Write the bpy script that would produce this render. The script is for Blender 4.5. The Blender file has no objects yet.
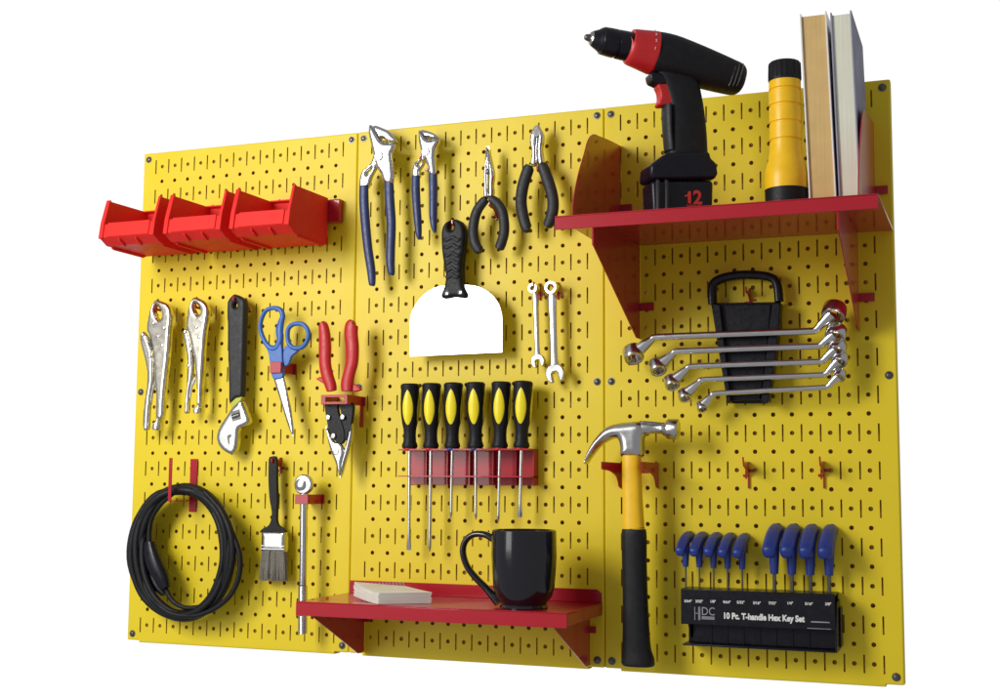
import bpy, bmesh, math, random
from mathutils import Vector, Matrix
from mathutils.geometry import tessellate_polygon, delaunay_2d_cdt
random.seed(7)
U = 0.0254                      # every coordinate below is in inches; the board is 48 x 32 inches, its face at y = 0
S = bpy.context.scene
COL = S.collection
R = math.radians

# ------------------------------------------------------------------ camera
CP = Vector((52.91269, -70.96383, 10.19500))
rv = Vector((0.102431, 0.012072, 0.366351)); FPX = 1299.246
RM = Matrix.Rotation(rv.length, 3, rv.normalized())
AX = [RM @ Vector(v) for v in ((1, 0, 0), (0, 0, -1), (0, 1, 0))]      # right, down, forward
cd = bpy.data.cameras.new('camera'); cam = bpy.data.objects.new('camera', cd); COL.objects.link(cam)
m3 = Matrix((AX[0], -AX[1], -AX[2])).transposed()
cam.matrix_world = Matrix.Translation(CP * U) @ m3.to_4x4()
cd.sensor_width = 36; cd.lens = FPX / 1000 * 36; cd.clip_end = 100; cd.clip_start = .05
S.camera = cam
# ------------------------------------------------------------------ world: added white glow filling the view behind the board, dim even fill elsewhere
W = bpy.data.worlds.new('World'); S.world = W; W.use_nodes = True
nt = W.node_tree; bg = nt.nodes['Background']
tc = nt.nodes.new('ShaderNodeTexCoord'); sx = nt.nodes.new('ShaderNodeVectorMath'); sx.operation = 'DOT_PRODUCT'; sx.inputs[1].default_value = (-.37, .925, .09); rp = nt.nodes.new('ShaderNodeValToRGB')
nt.links.new(tc.outputs['Generated'], sx.inputs[0]); nt.links.new(sx.outputs['Value'], rp.inputs[0]); nt.links.new(rp.outputs[0], bg.inputs[0])
FRONT = 0.33
rp.color_ramp.elements[0].position = 0.76; rp.color_ramp.elements[0].color = (FRONT, FRONT, FRONT * 1.04, 1)
rp.color_ramp.elements[1].position = 0.88; rp.color_ramp.elements[1].color = (1.06, 1.06, 1.06, 1)
bg.inputs[1].default_value = 1.0
# ------------------------------------------------------------------ lamps
def lamp(name, loc, target, sx_, sy_, power, col):
    l = bpy.data.lights.new(name, 'AREA'); l.shape = 'RECTANGLE'; l.size = sx_ * U; l.size_y = sy_ * U
    l.energy = power; l.color = col
    o = bpy.data.objects.new(name, l); COL.objects.link(o); o.location = Vector(loc) * U
    o.rotation_euler = (Vector(target) - Vector(loc)).to_track_quat('-Z', 'Y').to_euler()
    return o
lamp('key_lamp', (-8, -64, 40), (24, 0, 16), 24, 27, 24.5, (1, .975, .93))
lamp('window_softbox', (-16, -67, 16), (20, 0, 16), 28, 28, 7, (1, .99, .97))
S.view_settings.view_transform = 'Standard'; S.view_settings.look = 'None'; S.view_settings.exposure = 0; S.view_settings.gamma = 1
S.render.resolution_x = 1024; S.render.resolution_y = 717

# ------------------------------------------------------------------ tracing helpers
def ray(px, py): return AX[0] * ((px - 500) / FPX) + AX[1] * ((py - 350) / FPX) + AX[2]
def at(px, py, y):
    d = ray(px, py); p = CP + d * ((y - CP.y) / d.y); return Vector((p.x, y, p.z))
def on_plane(px, py, o, n):
    d = ray(px, py); return CP + d * ((o - CP).dot(n) / d.dot(n))
def crop(x0, y0, s):
    return lambda pts, y: [(lambda v: (v.x, v.z))(at(x0 + a / s, y0 + b / s, y)) for a, b in pts]
def crop3(x0, y0, s):
    return lambda a, b, y: at(x0 + a / s, y0 + b / s, y)
def cr(pts, n=6, closed=False):
    P = [Vector(p) for p in pts]; out = []; m = len(P)
    rng = m if closed else m - 1
    for i in range(rng):
        if closed: a, b, c, d = P[i - 1], P[i], P[(i + 1) % m], P[(i + 2) % m]
        else: a, b, c, d = P[max(i - 1, 0)], P[i], P[i + 1], P[min(i + 2, m - 1)]
        for k in range(n):
            t = k / n
            out.append(.5 * ((2 * b) + (c - a) * t + (2 * a - 5 * b + 4 * c - d) * t * t + (3 * b - a - 3 * c + d) * t ** 3))
    if not closed: out.append(P[-1])
    return out
def circ(c, r, n=20, ry=None, a0=0): return [(c[0] + r * math.cos(a0 + 2 * math.pi * i / n), c[1] + (ry or r) * math.sin(a0 + 2 * math.pi * i / n)) for i in range(n)]
FR = lambda a, b, d: Vector((a, d, b))            # board frame: (x, z, depth y)

class MB:
    def __init__(s): s.v = []; s.f = []
    def add(s, vs, fs):
        o = len(s.v); s.v += [Vector(v) for v in vs]; s.f += [tuple(i + o for i in f) for f in fs]; return s
    def box(s, x0, x1, y0, y1, z0, z1):
        return s.add([(x, y, z) for x in (x0, x1) for y in (y0, y1) for z in (z0, z1)],
                     [(0, 1, 3, 2), (4, 6, 7, 5), (0, 4, 5, 1), (2, 3, 7, 6), (0, 2, 6, 4), (1, 5, 7, 3)])
    def prism(s, outer, y0, y1, holes=(), fr=FR, taper=None):
        loops = [[Vector((p[0], p[1])) for p in outer]] + [[Vector((p[0], p[1])) for p in h] for h in holes]
        flat = [p for l in loops for p in l]; n = len(flat)
        vs = [fr(p.x, p.y, y0) for p in flat] + [fr(p.x, p.y, y1) for p in flat]; fs = []
        if holes:
            tr = tessellate_polygon([[p.to_3d() for p in l] for l in loops])
            for t in tr: fs.append(tuple(t)); fs.append(tuple(i + n for i in reversed(t)))
        else: fs.append(tuple(range(n))); fs.append(tuple(range(2 * n - 1, n - 1, -1)))
        o = 0
        for l in loops:
            m = len(l)
            for i in range(m): j = (i + 1) % m; fs.append((o + i, o + j, n + o + j, n + o + i))
            o += m
        return s.add(vs, fs)
    def pillow(s, outer, y0, y1, w=.15, h=.12, holes=(), g=.085, fr=FR, back=False):
        # forged look: the front face (y0) is rounded off over a width w, falling by h at the rim
        loops = [[Vector((p[0], p[1])) for p in outer]] + [[Vector((p[0], p[1])) for p in q] for q in holes]
        def dens(l):
            o = []
            for i, p in enumerate(l):
                q = l[(i + 1) % len(l)]; k = max(1, int((q - p).length / (g * 1.3)))
                o += [p.lerp(q, j / k) for j in range(k)]
            return o
        loops = [dens(l) for l in loops]; E = [(l[i], l[(i + 1) % len(l)]) for l in loops for i in range(len(l))]
        def dist(p):
            b = 1e9
            for a, c in E:
                d = c - a; L2 = d.length_squared or 1e-12; t = max(0, min(1, (p - a).dot(d) / L2)); b = min(b, (p - a - d * t).length_squared)
            return math.sqrt(b)
        def inside(p):
            r = False
            for a, c in E:
                if (a.y > p.y) != (c.y > p.y) and p.x < (c.x - a.x) * (p.y - a.y) / (c.y - a.y) + a.x: r = not r
            return r
        V = [p for l in loops for p in l]; nb = len(V); ed = []; o = 0
        for l in loops: m = len(l); ed += [(o + i, o + (i + 1) % m) for i in range(m)]; o += m
        xs_ = [p.x for p in V]; ys_ = [p.y for p in V]; D = [0.0] * nb; x = min(xs_); row = 0
        while x < max(xs_):
            y = min(ys_) + (g / 2 if row % 2 else 0)
            while y < max(ys_):
                p = Vector((x, y))
                if inside(p):
                    d = dist(p)
                    if d > g * .35: V.append(p); D.append(d)
                y += g
            x += g * .87; row += 1
        r = delaunay_2d_cdt(V, ed, [], 0, 1e-7); RV, RF, OV = r[0], r[2], r[3]
        if len(RV) != len(V): Dm = [0 if any(i < nb for i in ov) or not ov else D[ov[0]] for ov in OV]
        else: Dm = [D[ov[0]] for ov in OV]
        def dep(d): u = min(1, d / w); return y0 + h * (1 - math.sqrt(max(0, 1 - (1 - u) ** 2)))
        vs = [fr(p.x, p.y, dep(d)) for p, d in zip(RV, Dm)]; fs = []
        for f in RF:
            c = sum((RV[i] for i in f), Vector((0, 0))) / len(f)
            if inside(c): fs.append(tuple(f))
        n = len(vs); vs += [fr(p.x, p.y, y1) for p in V[:nb]]; inv = {}
        for i, ov in enumerate(OV):
            for q in ov: inv[q] = i
        for a, b in ed: fs.append((inv[a], inv[b], n + b, n + a))
        if len(loops) == 1: fs.append(tuple(range(n, n + nb)))
        return s.add(vs, fs)
    def xprism(s, prof, x0, x1, holes=()):           # profile in (y, z), extruded along x
        return s.prism(prof, x0, x1, holes, fr=lambda a, b, d: Vector((d, a, b)))
    def zprism(s, prof, z0, z1): return s.prism(prof, z0, z1, fr=lambda a, b, d: Vector((a, b, d)))
    def sweep(s, pts, rad, n=12, closed=False, ref=(0, 1, 0), cap=True, sq=2.0, smooth=0):
        P = [Vector(p) for p in pts]
        Rr = [r if isinstance(r, (tuple, list, Vector)) else (r, r) for r in (rad if isinstance(rad, (list,)) else [rad] * len(P))]
        if smooth:
            Q = cr([(*p, *r) for p, r in zip(P, Rr)], smooth, closed) if False else None
            import itertools
            X = [[p.x, p.y, p.z, r[0], r[1]] for p, r in zip(P, Rr)]; out = []; m = len(X)
            for i in range(m if closed else m - 1):
                if closed: q = X[i - 1], X[i], X[(i + 1) % m], X[(i + 2) % m]
                else: q = X[max(i - 1, 0)], X[i], X[i + 1], X[min(i + 2, m - 1)]
                for k in range(smooth):
                    t = k / smooth
                    out.append([.5 * (2 * b + (c - a) * t + (2 * a - 5 * b + 4 * c - d) * t * t + (3 * b - a - 3 * c + d) * t ** 3) for a, b, c, d in zip(*q)])
            if not closed: out.append(X[-1])
            P = [Vector(x[:3]) for x in out]; Rr = [(x[3], x[4]) for x in out]
        m = len(P); ref = Vector(ref); vs = []; fs = []
        for i in range(m):
            t = (P[(i + 1) % m] - P[i - 1]) if closed else (P[min(i + 1, m - 1)] - P[max(i - 1, 0)])
            t.normalize(); side = t.cross(ref)
            if side.length < 1e-3: side = t.cross(Vector((0, 0, 1)))
            side.normalize(); dn = side.cross(t).normalized()
            for k in range(n):
                a = 2 * math.pi * k / n; c, d = math.cos(a), math.sin(a)
                c = math.copysign(abs(c) ** (2 / sq), c); d = math.copysign(abs(d) ** (2 / sq), d)
                vs.append(P[i] + side * (Rr[i][0] * c) + dn * (Rr[i][1] * d))
        for i in range(m if closed else m - 1):
            j = (i + 1) % m
            for k in range(n): l = (k + 1) % n; fs.append((i * n + k, i * n + l, j * n + l, j * n + k))
        if cap and not closed: fs.append(tuple(range(n - 1, -1, -1))); fs.append(tuple((m - 1) * n + k for k in range(n)))
        return s.add(vs, fs)
    def lathe(s, prof, o, axis=(0, 0, 1), n=32, closed=False):
        ax = Vector(axis).normalized(); q = ax.to_track_quat('Z', 'Y'); X = q @ Vector((1, 0, 0)); Y = q @ Vector((0, 1, 0)); o = Vector(o)
        vs = []; fs = []; m = len(prof)
        for r, h in prof:
            for k in range(n): a = 2 * math.pi * k / n; vs.append(o + ax * h + (X * math.cos(a) + Y * math.sin(a)) * max(r, 1e-4))
        for i in range(m if closed else m - 1):
            j = (i + 1) % m
            for k in range(n): l = (k + 1) % n; fs.append((i * n + k, i * n + l, j * n + l, j * n + k))
        if not closed: fs.append(tuple(range(n - 1, -1, -1))); fs.append(tuple((m - 1) * n + k for k in range(n)))
        return s.add(vs, fs)
    def build(s, name, mat, parent=None, bevel=0, seg=2, ang=38, origin=None, fix=True):
        if parent is not None: o = ORG[parent.name]
        elif origin is not None: o = Vector(origin)
        else:
            xs = [v.x for v in s.v]; ys = [v.y for v in s.v]; zs = [v.z for v in s.v]
            o = Vector(((min(xs) + max(xs)) / 2, (min(ys) + max(ys)) / 2, min(zs)))
        me = bpy.data.meshes.new(name); me.from_pydata([(v - o) * U for v in s.v], [], s.f)
        if fix:
            b = bmesh.new(); b.from_mesh(me); bmesh.ops.remove_doubles(b, verts=b.verts, dist=1e-6); bmesh.ops.recalc_face_normals(b, faces=b.faces); b.to_mesh(me); b.free()
        me.polygons.foreach_set('use_smooth', [True] * len(me.polygons)); me.set_sharp_from_angle(angle=R(ang))
        me.materials.append(mat)
        ob = bpy.data.objects.new(name, me); COL.objects.link(ob)
        if parent is not None: ob.parent = parent
        else: ob.location = o * U
        ORG[ob.name] = o
        if bevel:
            md = ob.modifiers.new('bevel', 'BEVEL'); md.width = bevel * U; md.segments = seg; md.limit_method = 'ANGLE'; md.angle_limit = R(40); md.harden_normals = False
        return ob
ORG = {}
def tag(o, label, cat, group=None):
    o['label'] = label; o['category'] = cat
    if group: o['group'] = group
    return o
def thing(name, label, cat, loc, group=None):
    o = bpy.data.objects.new(name, None); COL.objects.link(o); o.location = Vector(loc) * U; o.empty_display_size = .02
    ORG[o.name] = Vector(loc); return tag(o, label, cat, group)
def dup(root, delta, label):
    r = root.copy(); COL.objects.link(r); r.location = root.location + Vector(delta) * U; r['label'] = label
    def rec(src, dst):
        for ch in list(src.children):
            c = ch.copy(); COL.objects.link(c); c.parent = dst; rec(ch, c)
    rec(root, r); return r
def lettering(body, size, org, xdir, updir, mat, parent, name='lettering', ext=.006, bold=0, xs=1.0, align='LEFT', shear=0):
    cu = bpy.data.curves.new('t', 'FONT'); cu.body = body; cu.size = size; cu.extrude = ext; cu.offset = bold; cu.align_x = align; cu.shear = shear; cu.resolution_u = 3
    t = bpy.data.objects.new('t', cu); me0 = bpy.data.meshes.new_from_object(t)
    xd = Vector(xdir).normalized(); ud = Vector(updir).normalized(); nd = xd.cross(ud)
    mb = MB(); mb.add([Vector(org) + xd * (v.co.x * xs) + ud * v.co.y + nd * v.co.z for v in me0.vertices], [tuple(p.vertices) for p in me0.polygons])
    bpy.data.objects.remove(t); bpy.data.meshes.remove(me0)
    return mb.build(name, mat, parent, fix=False)

# ------------------------------------------------------------------ materials
def mat(name, col, rough=.5, metal=0, var=.06, vs=60, bump=0, bs=900, coat=0, coat_r=.08, spec=.5, rv=.08, bd=.0006, sheen=0, trans=0, scratch=0, sub=0):
    m = bpy.data.materials.new(name); m.use_nodes = True; t = m.node_tree; N = t.nodes; L = t.links; p = N['Principled BSDF']
    tcn = N.new('ShaderNodeTexCoord'); n1 = N.new('ShaderNodeTexNoise'); n1.inputs['Scale'].default_value = vs; n1.inputs['Detail'].default_value = 6; L.new(tcn.outputs['Object'], n1.inputs['Vector'])
    mr = N.new('ShaderNodeMapRange'); mr.inputs[1].default_value = .3; mr.inputs[2].default_value = .7; mr.inputs[3].default_value = 1 - var; mr.inputs[4].default_value = 1 + var; L.new(n1.outputs[0], mr.inputs[0])
    mx = N.new('ShaderNodeVectorMath'); mx.operation = 'SCALE'; mx.inputs[0].default_value = col; L.new(mr.outputs[0], mx.inputs['Scale']); L.new(mx.outputs[0], p.inputs['Base Color'])
    mr2 = N.new('ShaderNodeMapRange'); mr2.inputs[1].default_value = .3; mr2.inputs[2].default_value = .7; mr2.inputs[3].default_value = max(.02, rough - rv); mr2.inputs[4].default_value = rough + rv
    n2 = N.new('ShaderNodeTexNoise'); n2.inputs['Scale'].default_value = vs * 2.3; n2.inputs['Detail'].default_value = 5; L.new(tcn.outputs['Object'], n2.inputs['Vector']); L.new(n2.outputs[0], mr2.inputs[0]); L.new(mr2.outputs[0], p.inputs['Roughness'])
    p.inputs['Metallic'].default_value = metal; p.inputs['Coat Weight'].default_value = coat; p.inputs['Coat Roughness'].default_value = coat_r; p.inputs['Specular IOR Level'].default_value = spec
    if bump:
        n3 = N.new('ShaderNodeTexNoise'); n3.inputs['Scale'].default_value = bs; n3.inputs['Detail'].default_value = 3; L.new(tcn.outputs['Object'], n3.inputs['Vector'])
        b = N.new('ShaderNodeBump'); b.inputs['Strength'].default_value = bump; b.inputs['Distance'].default_value = bd; L.new(n3.outputs[0], b.inputs['Height']); L.new(b.outputs[0], p.inputs['Normal'])
    return m
YEL = mat('yellow_powder_coat', (.78, .60, .016), .43, var=.03, vs=9, bump=.05, bs=1800, coat=0, spec=.34, rv=.02)
RED = mat('red_powder_coat', (.41, .010, .022), .30, var=.015, vs=12, bump=0, coat=.5, coat_r=.03, rv=.02, spec=.2)
def wavy(m, scale, dist):
    N = m.node_tree.nodes; L = m.node_tree.links; p = N['Principled BSDF']; b0 = p.inputs['Normal'].links[0].from_node
    n = N.new('ShaderNodeTexNoise'); n.inputs['Scale'].default_value = scale; n.inputs['Detail'].default_value = 2
    tcn = N.new('ShaderNodeTexCoord'); L.new(tcn.outputs['Object'], n.inputs['Vector'])
    b = N.new('ShaderNodeBump'); b.inputs['Strength'].default_value = 1; b.inputs['Distance'].default_value = dist; L.new(n.outputs[0], b.inputs['Height']); L.new(b.outputs[0], b0.inputs['Normal'])
wavy(YEL, 5, .004)
CAV = mat('added_backing_tan', (.8, .5, .08), .8, var=.1)
REDP = mat('red_bin_plastic', (.80, .030, .025), .5, var=.02, vs=30, spec=.15)
REDG = mat('red_rubber_grip', (.52, .012, .014), .42, var=.08, vs=60, bump=.1)
CHR = mat('chrome_steel', (.64, .635, .63), .20, 1, var=.05, vs=25, rv=.03, bump=.12, bs=30, bd=.002)
SAT = mat('satin_steel', (.56, .56, .55), .22, 1, var=.08, vs=60, bump=.10, bs=40, bd=.002, rv=.04)
NIK = mat('worn_nickel_steel', (.66, .63, .54), .24, 1, var=.12, vs=50, bump=.12, bs=40, bd=.002, rv=.04)
WHT = mat('polished_steel_blade', (.93, .93, .93), .30, 1, var=.02, vs=20, rv=.03)
DRK = mat('dark_screw_steel', (.13, .125, .12), .36, .7, var=.3, vs=200, rv=.1)
BLK = mat('black_plastic', (.007, .007, .012), .30, var=.25, vs=80, bump=.10, bs=900, spec=.28)
GLS = mat('black_glaze', (.006, .006, .010), .13, var=.1, vs=20, rv=.03, coat=.25, coat_r=.2)
RUB = mat('black_rubber', (.009, .009, .011), .48, var=.25, vs=120, bump=.3, bs=1500, spec=.26)
GRY = mat('charcoal_vinyl_grip', (.020, .021, .024), .5, var=.2, vs=90, bump=.25, bs=1400, spec=.35)
NAV = mat('navy_vinyl_grip', (.018, .034, .125), .42, var=.15, vs=80, bump=.12, bs=900)
BLU = mat('blue_plastic', (.035, .14, .48), .38, var=.1, vs=60, bump=.06)
KBL = mat('hex_blue_plastic', (.013, .036, .235), .40, var=.15, vs=60, bump=.08)
YPL = mat('yellow_plastic', (.90, .53, .006), .38, var=.06, vs=50, bump=.05)
YIN = mat('yellow_inset_plastic', (.92, .76, .015), .32, var=.04, vs=50)
LIME = mat('yellow_green_vinyl', (.5, .52, .03), .5, var=.1)
PAP = mat('book_pages_cream', (.74, .74, .60), .8, var=.03, vs=30)
MAN = mat('book_pages_tan', (.66, .45, .18), .8, var=.06, vs=40)
PAD = mat('notepad_paper', (.84, .82, .74), .8, var=.04, vs=40)
CVW = mat('white_book_cover', (.78, .76, .74), .35, var=.04, vs=20, coat=.4)
CVB = mat('slate_blue_book_cover', (.30, .30, .38), .6, var=.12, vs=25, spec=.15)
BRS = mat('brush_bristles', (.28, .26, .22), .75, var=.5, vs=700, bump=.8, bs=900)
INK = mat('white_ink', (.75, .75, .72), .5, var=.1)
GINK = mat('grey_ink', (.30, .31, .33), .5, var=.2)
RINK = mat('red_ink', (.62, .03, .02), .5, var=.1)
def stripe(m, axis='X', scale=900, strength=.7, col2=None):   # page edges, bristles
    t = m.node_tree; N = t.nodes; L = t.links; p = N['Principled BSDF']
    tcn = N.new('ShaderNodeTexCoord'); mp = N.new('ShaderNodeMapping'); sc = {'X': (scale, 6, 6), 'Y': (6, scale, 6), 'Z': (6, 6, scale)}[axis]
    mp.inputs['Scale'].default_value = sc; n = N.new('ShaderNodeTexNoise'); n.inputs['Scale'].default_value = 1; n.inputs['Detail'].default_value = 2
    L.new(tcn.outputs['Object'], mp.inputs[0]); L.new(mp.outputs[0], n.inputs['Vector'])
    b = N.new('ShaderNodeBump'); b.inputs['Strength'].default_value = strength; b.inputs['Distance'].default_value = .0005; L.new(n.outputs[0], b.inputs['Height']); L.new(b.outputs[0], p.inputs['Normal'])
    src = p.inputs['Base Color'].links[0].from_socket
    mix = N.new('ShaderNodeMix'); mix.data_type = 'RGBA'; mix.blend_type = 'MULTIPLY'; mix.inputs[0].default_value = .6
    cr_ = N.new('ShaderNodeMapRange'); cr_.inputs[1].default_value = .3; cr_.inputs[2].default_value = .7; cr_.inputs[3].default_value = .72; cr_.inputs[4].default_value = 1.1
    L.new(n.outputs[0], cr_.inputs[0]); L.new(src, mix.inputs[6]); L.new(cr_.outputs[0], mix.inputs[7]); L.new(mix.outputs[2], p.inputs['Base Color'])
stripe(PAP, 'X', 2200, .3); stripe(MAN, 'X', 2200, .3); stripe(BRS, 'X', 1500, 1); stripe(PAD, 'Z', 3000, .4); stripe(WHT, 'X', 1200, .02)

# ------------------------------------------------------------------ pegboard panels
def make_panel():
    t = thing('pegboard_panel', 'left yellow slotted metal pegboard panel behind the red bins', 'pegboard', (0, 0, 0), 'yellow pegboard panels side by side')
    mb = MB(); TH = .06
    def cell(x0, x1, z0, z1, loop, wall=True):
        n = len(loop); cx = sum(p[0] for p in loop) / n; cz = sum(p[1] for p in loop) / n
        outer = []
        for px, pz in loop:
            dx, dz = px - cx, pz - cz
            kx = ((x1 if dx > 0 else x0) - cx) / dx if abs(dx) > 1e-9 else 1e9
            kz = ((z1 if dz > 0 else z0) - cz) / dz if abs(dz) > 1e-9 else 1e9
            if loop_round: k = min(kx, kz); outer.append((cx + dx * k, cz + dz * k))
        vs = [(a, 0, b) for a, b in outer] + [(a, 0, b) for a, b in loop] + [(a, TH, b) for a, b in loop]; fs = []
        for i in range(n):
            j = (i + 1) % n; fs.append((i, n + i, n + j, j)); fs.append((n + i, 2 * n + i, 2 * n + j, n + j))
        mb.add(vs, fs)
        return outer
    loop_round = True
    xa, xb, za, zb = .1, 15.9, .1, 31.9
    for c in range(14):
        for r in range(1, 32):
            z0 = za if r == 1 else r - .5; z1 = zb if r == 31 else r + .5
            cx, cz = c + 1.5, r; rr = .122
            angs = [math.atan2(z - cz, x - cx) for x in (cx - .32, cx + .32) for z in (z0, z1)]
            A = sorted(set(round(a % (2 * math.pi), 5) for a in [i * math.pi / 8 for i in range(16)] + angs))
            # boundary follows the cell, corners included
            x0, x1 = cx - .32, cx + .32
            loop = [(cx + rr * math.cos(a), cz + rr * math.sin(a)) for a in A]; outer = []
            for a in A:
                dx, dz = math.cos(a), math.sin(a)
                kx = (x1 - cx) / dx if dx > 1e-6 else ((x0 - cx) / dx if dx < -1e-6 else 1e9)
                kz = (z1 - cz) / dz if dz > 1e-6 else ((z0 - cz) / dz if dz < -1e-6 else 1e9)
                k = min(kx, kz); outer.append((cx + dx * k, cz + dz * k))
            n = len(A); vs = [(p, 0, q) for p, q in outer] + [(p, 0, q) for p, q in loop] + [(p, TH, q) for p, q in loop]; fs = []
            for i in range(n):
                j = (i + 1) % n; fs.append((i, n + i, n + j, j)); fs.append((n + i, 2 * n + i, 2 * n + j, n + j))
            mb.add(vs, fs)
    for c in range(1, 16):
        x0, x1 = c - .18, c + .18
        for r in range(1, 32, 2):
            z0 = za if r == 1 else r - 1; z1 = zb if r == 31 else r + 1
            h, w = .49, .046
            I = [(c - w, r - h + .04), (c, r - h), (c + w, r - h + .04), (c + w, r + h - .04), (c, r + h), (c - w, r + h - .04)]
            O = [(x0, z0), (c, z0), (x1, z0), (x1, z1), (c, z1), (x0, z1)]
            vs = [(p, 0, q) for p, q in O] + [(p, 0, q) for p, q in I] + [(p, TH, q) for p, q in I]; fs = []
            for i in range(6):
                j = (i + 1) % 6; fs.append((i, 6 + i, 6 + j, j)); fs.append((6 + i, 12 + i, 12 + j, 6 + j))
            mb.add(vs, fs)
    mb.add([(xa, 0, za), (.82, 0, za), (.82, 0, zb), (xa, 0, zb)], [(0, 1, 2, 3)])
    mb.add([(15.18, 0, za), (xb, 0, za), (xb, 0, zb), (15.18, 0, zb)], [(0, 1, 2, 3)])
    # rolled edges: quarter bends and return flanges
    arc = [(math.sin(a) * .085, .085 - math.cos(a) * .085) for a in [i * math.pi / 8 for i in range(5)]] + [(.085, .75), (.02, .75)]
    for sgn, xe in ((-1, xa), (1, xb)):
        vs = []; fs = []
        for z in (za - .05, zb + .05):
            for a, d in arc: vs.append((xe + sgn * a, d, z))
        k = len(arc)
        for i in range(k - 1): fs.append((i, i + 1, k + i + 1, k + i))
        mb.add(vs, fs)
    for sgn, ze in ((-1, za), (1, zb)):
        ext = .13 if sgn < 0 else .0
        for (x0, x1, e) in ((xa, .95, 0), (.95, 15.05, ext), (15.05, xb, 0)):
            vs = []; fs = []; pr = [(0, 0)] + [(e + a, d) for a, d in arc]
            for x in (x0, x1):
                for a, d in pr: vs.append((x, d, ze + sgn * a))
            k = len(pr)
            for i in range(k - 1): fs.append((i, i + 1, k + i + 1, k + i))
            mb.add(vs, fs)
    mb.build('slotted_sheet', YEL, t, fix=False, ang=30)
    MB().box(.15, 15.85, .7, .74, .15, 31.85).build('added_hole_backing', CAV, t)  # added sheet, blocks the white background so the holes look dark
    for x in (.42, 15.58):
        for z in (.42, 16, 31.55):
            s = MB().lathe([(.0, -.12), (.07, -.125), (.13, -.10), (.165, -.05), (.17, -.03), (.215, -.028), (.22, -.002)], (x, 0, z), (0, 1, 0), 20)
            for a in (0, math.pi / 2):
                pass
            s.build('screw', DRK, t)
    return t
panel = make_panel()
dup(panel, (16, 0, 0), 'middle yellow slotted metal pegboard panel behind the screwdrivers and mug')
dup(panel, (32, 0, 0), 'right yellow slotted metal pegboard panel behind the hammer and drill')

# ------------------------------------------------------------------ shelves
def tab(mb, x0, x1, z0, z1): mb.box(x0, x1, -.14, -.01, z0, z1)
def teeth(mb, x, z0, z1): pass
sh = thing('wall_shelf', 'large glossy red metal shelf at upper right holding drill, flashlight and books', 'shelf', (40, -4.6, 23.0))
ZS = 23.76
mb = MB().box(32.1, 47.98, -9.2, -.02, ZS - .06, ZS)
mb.box(32.1, 47.98, -9.2, -9.14, 23.04, ZS - .061)
mb.build('tray', RED, sh, bevel=.025)
for x in (34.08, 46.1):
    mb = MB().xprism([(-9.1, 23.69), (-9.1, 22.15), (-.85, 18.35), (-.05, 18.35), (-.05, 23.69)], x, x + .06)
    mb.box(x - .03, x + .06, -9.125, -9.101, 22.15, 23.04)
    tab(mb, x + .061, x + .85, 19.95, 20.4)
    mb.build('bracket', RED, sh, bevel=.012, seg=1)
for x in (32.96, 47.04):
    pr = [(p[0], p[1]) for p in cr([(-.04, 29.62), (-2.5, 29.35), (-4.3, 29.1), (-5.2, 28.98), (-5.9, 28.7), (-6.5, 28.2), (-7.0, 27.5), (-8.0, 26.2), (-8.6, 25.2), (-8.95, 24.3), (-9.0, 23.77)], 4)]
    mb = MB().xprism([(-.04, 23.77)] + pr, x, x + .06); tab(mb, x + .061, x + .72, 25.7, 26.15)
    mb.build('end_plate', RED, sh, bevel=.012, seg=1)

sh2 = thing('wall_shelf', 'small red metal shelf at the bottom holding mug and notepad', 'shelf', (24, -3.2, 2.8))
Z2 = 3.58
mb = MB().box(16.0, 31.88, -6.4, -.02, Z2 - .06, Z2)
mb.box(16.0, 31.88, -6.4, -6.34, 2.8, Z2 - .061)
mb.box(16.0, 16.06, -6.339, -.02, 3.0, Z2 - .061); mb.box(31.82, 31.88, -6.339, -.02, 2.9, Z2 - .061)
mb.prism([(16.05, Z2 + .001), (31.85, Z2 + .001), (31.85, 4.1), (31.6, 4.32), (16.05, 4.32)], -.09, -.03)
mb.build('tray', RED, sh2, bevel=.025)
for x in (17.02, 31.12):
    mb = MB().xprism([(-6.25, Z2 - .062), (-6.25, 2.72), (-.8, .12), (-.05, .12), (-.05, Z2 - .062)], x, x + .06); tab(mb, x + .061, x + .4, 1.9, 2.25)
    mb.build('bracket', RED, sh2, bevel=.012, seg=1)

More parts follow.
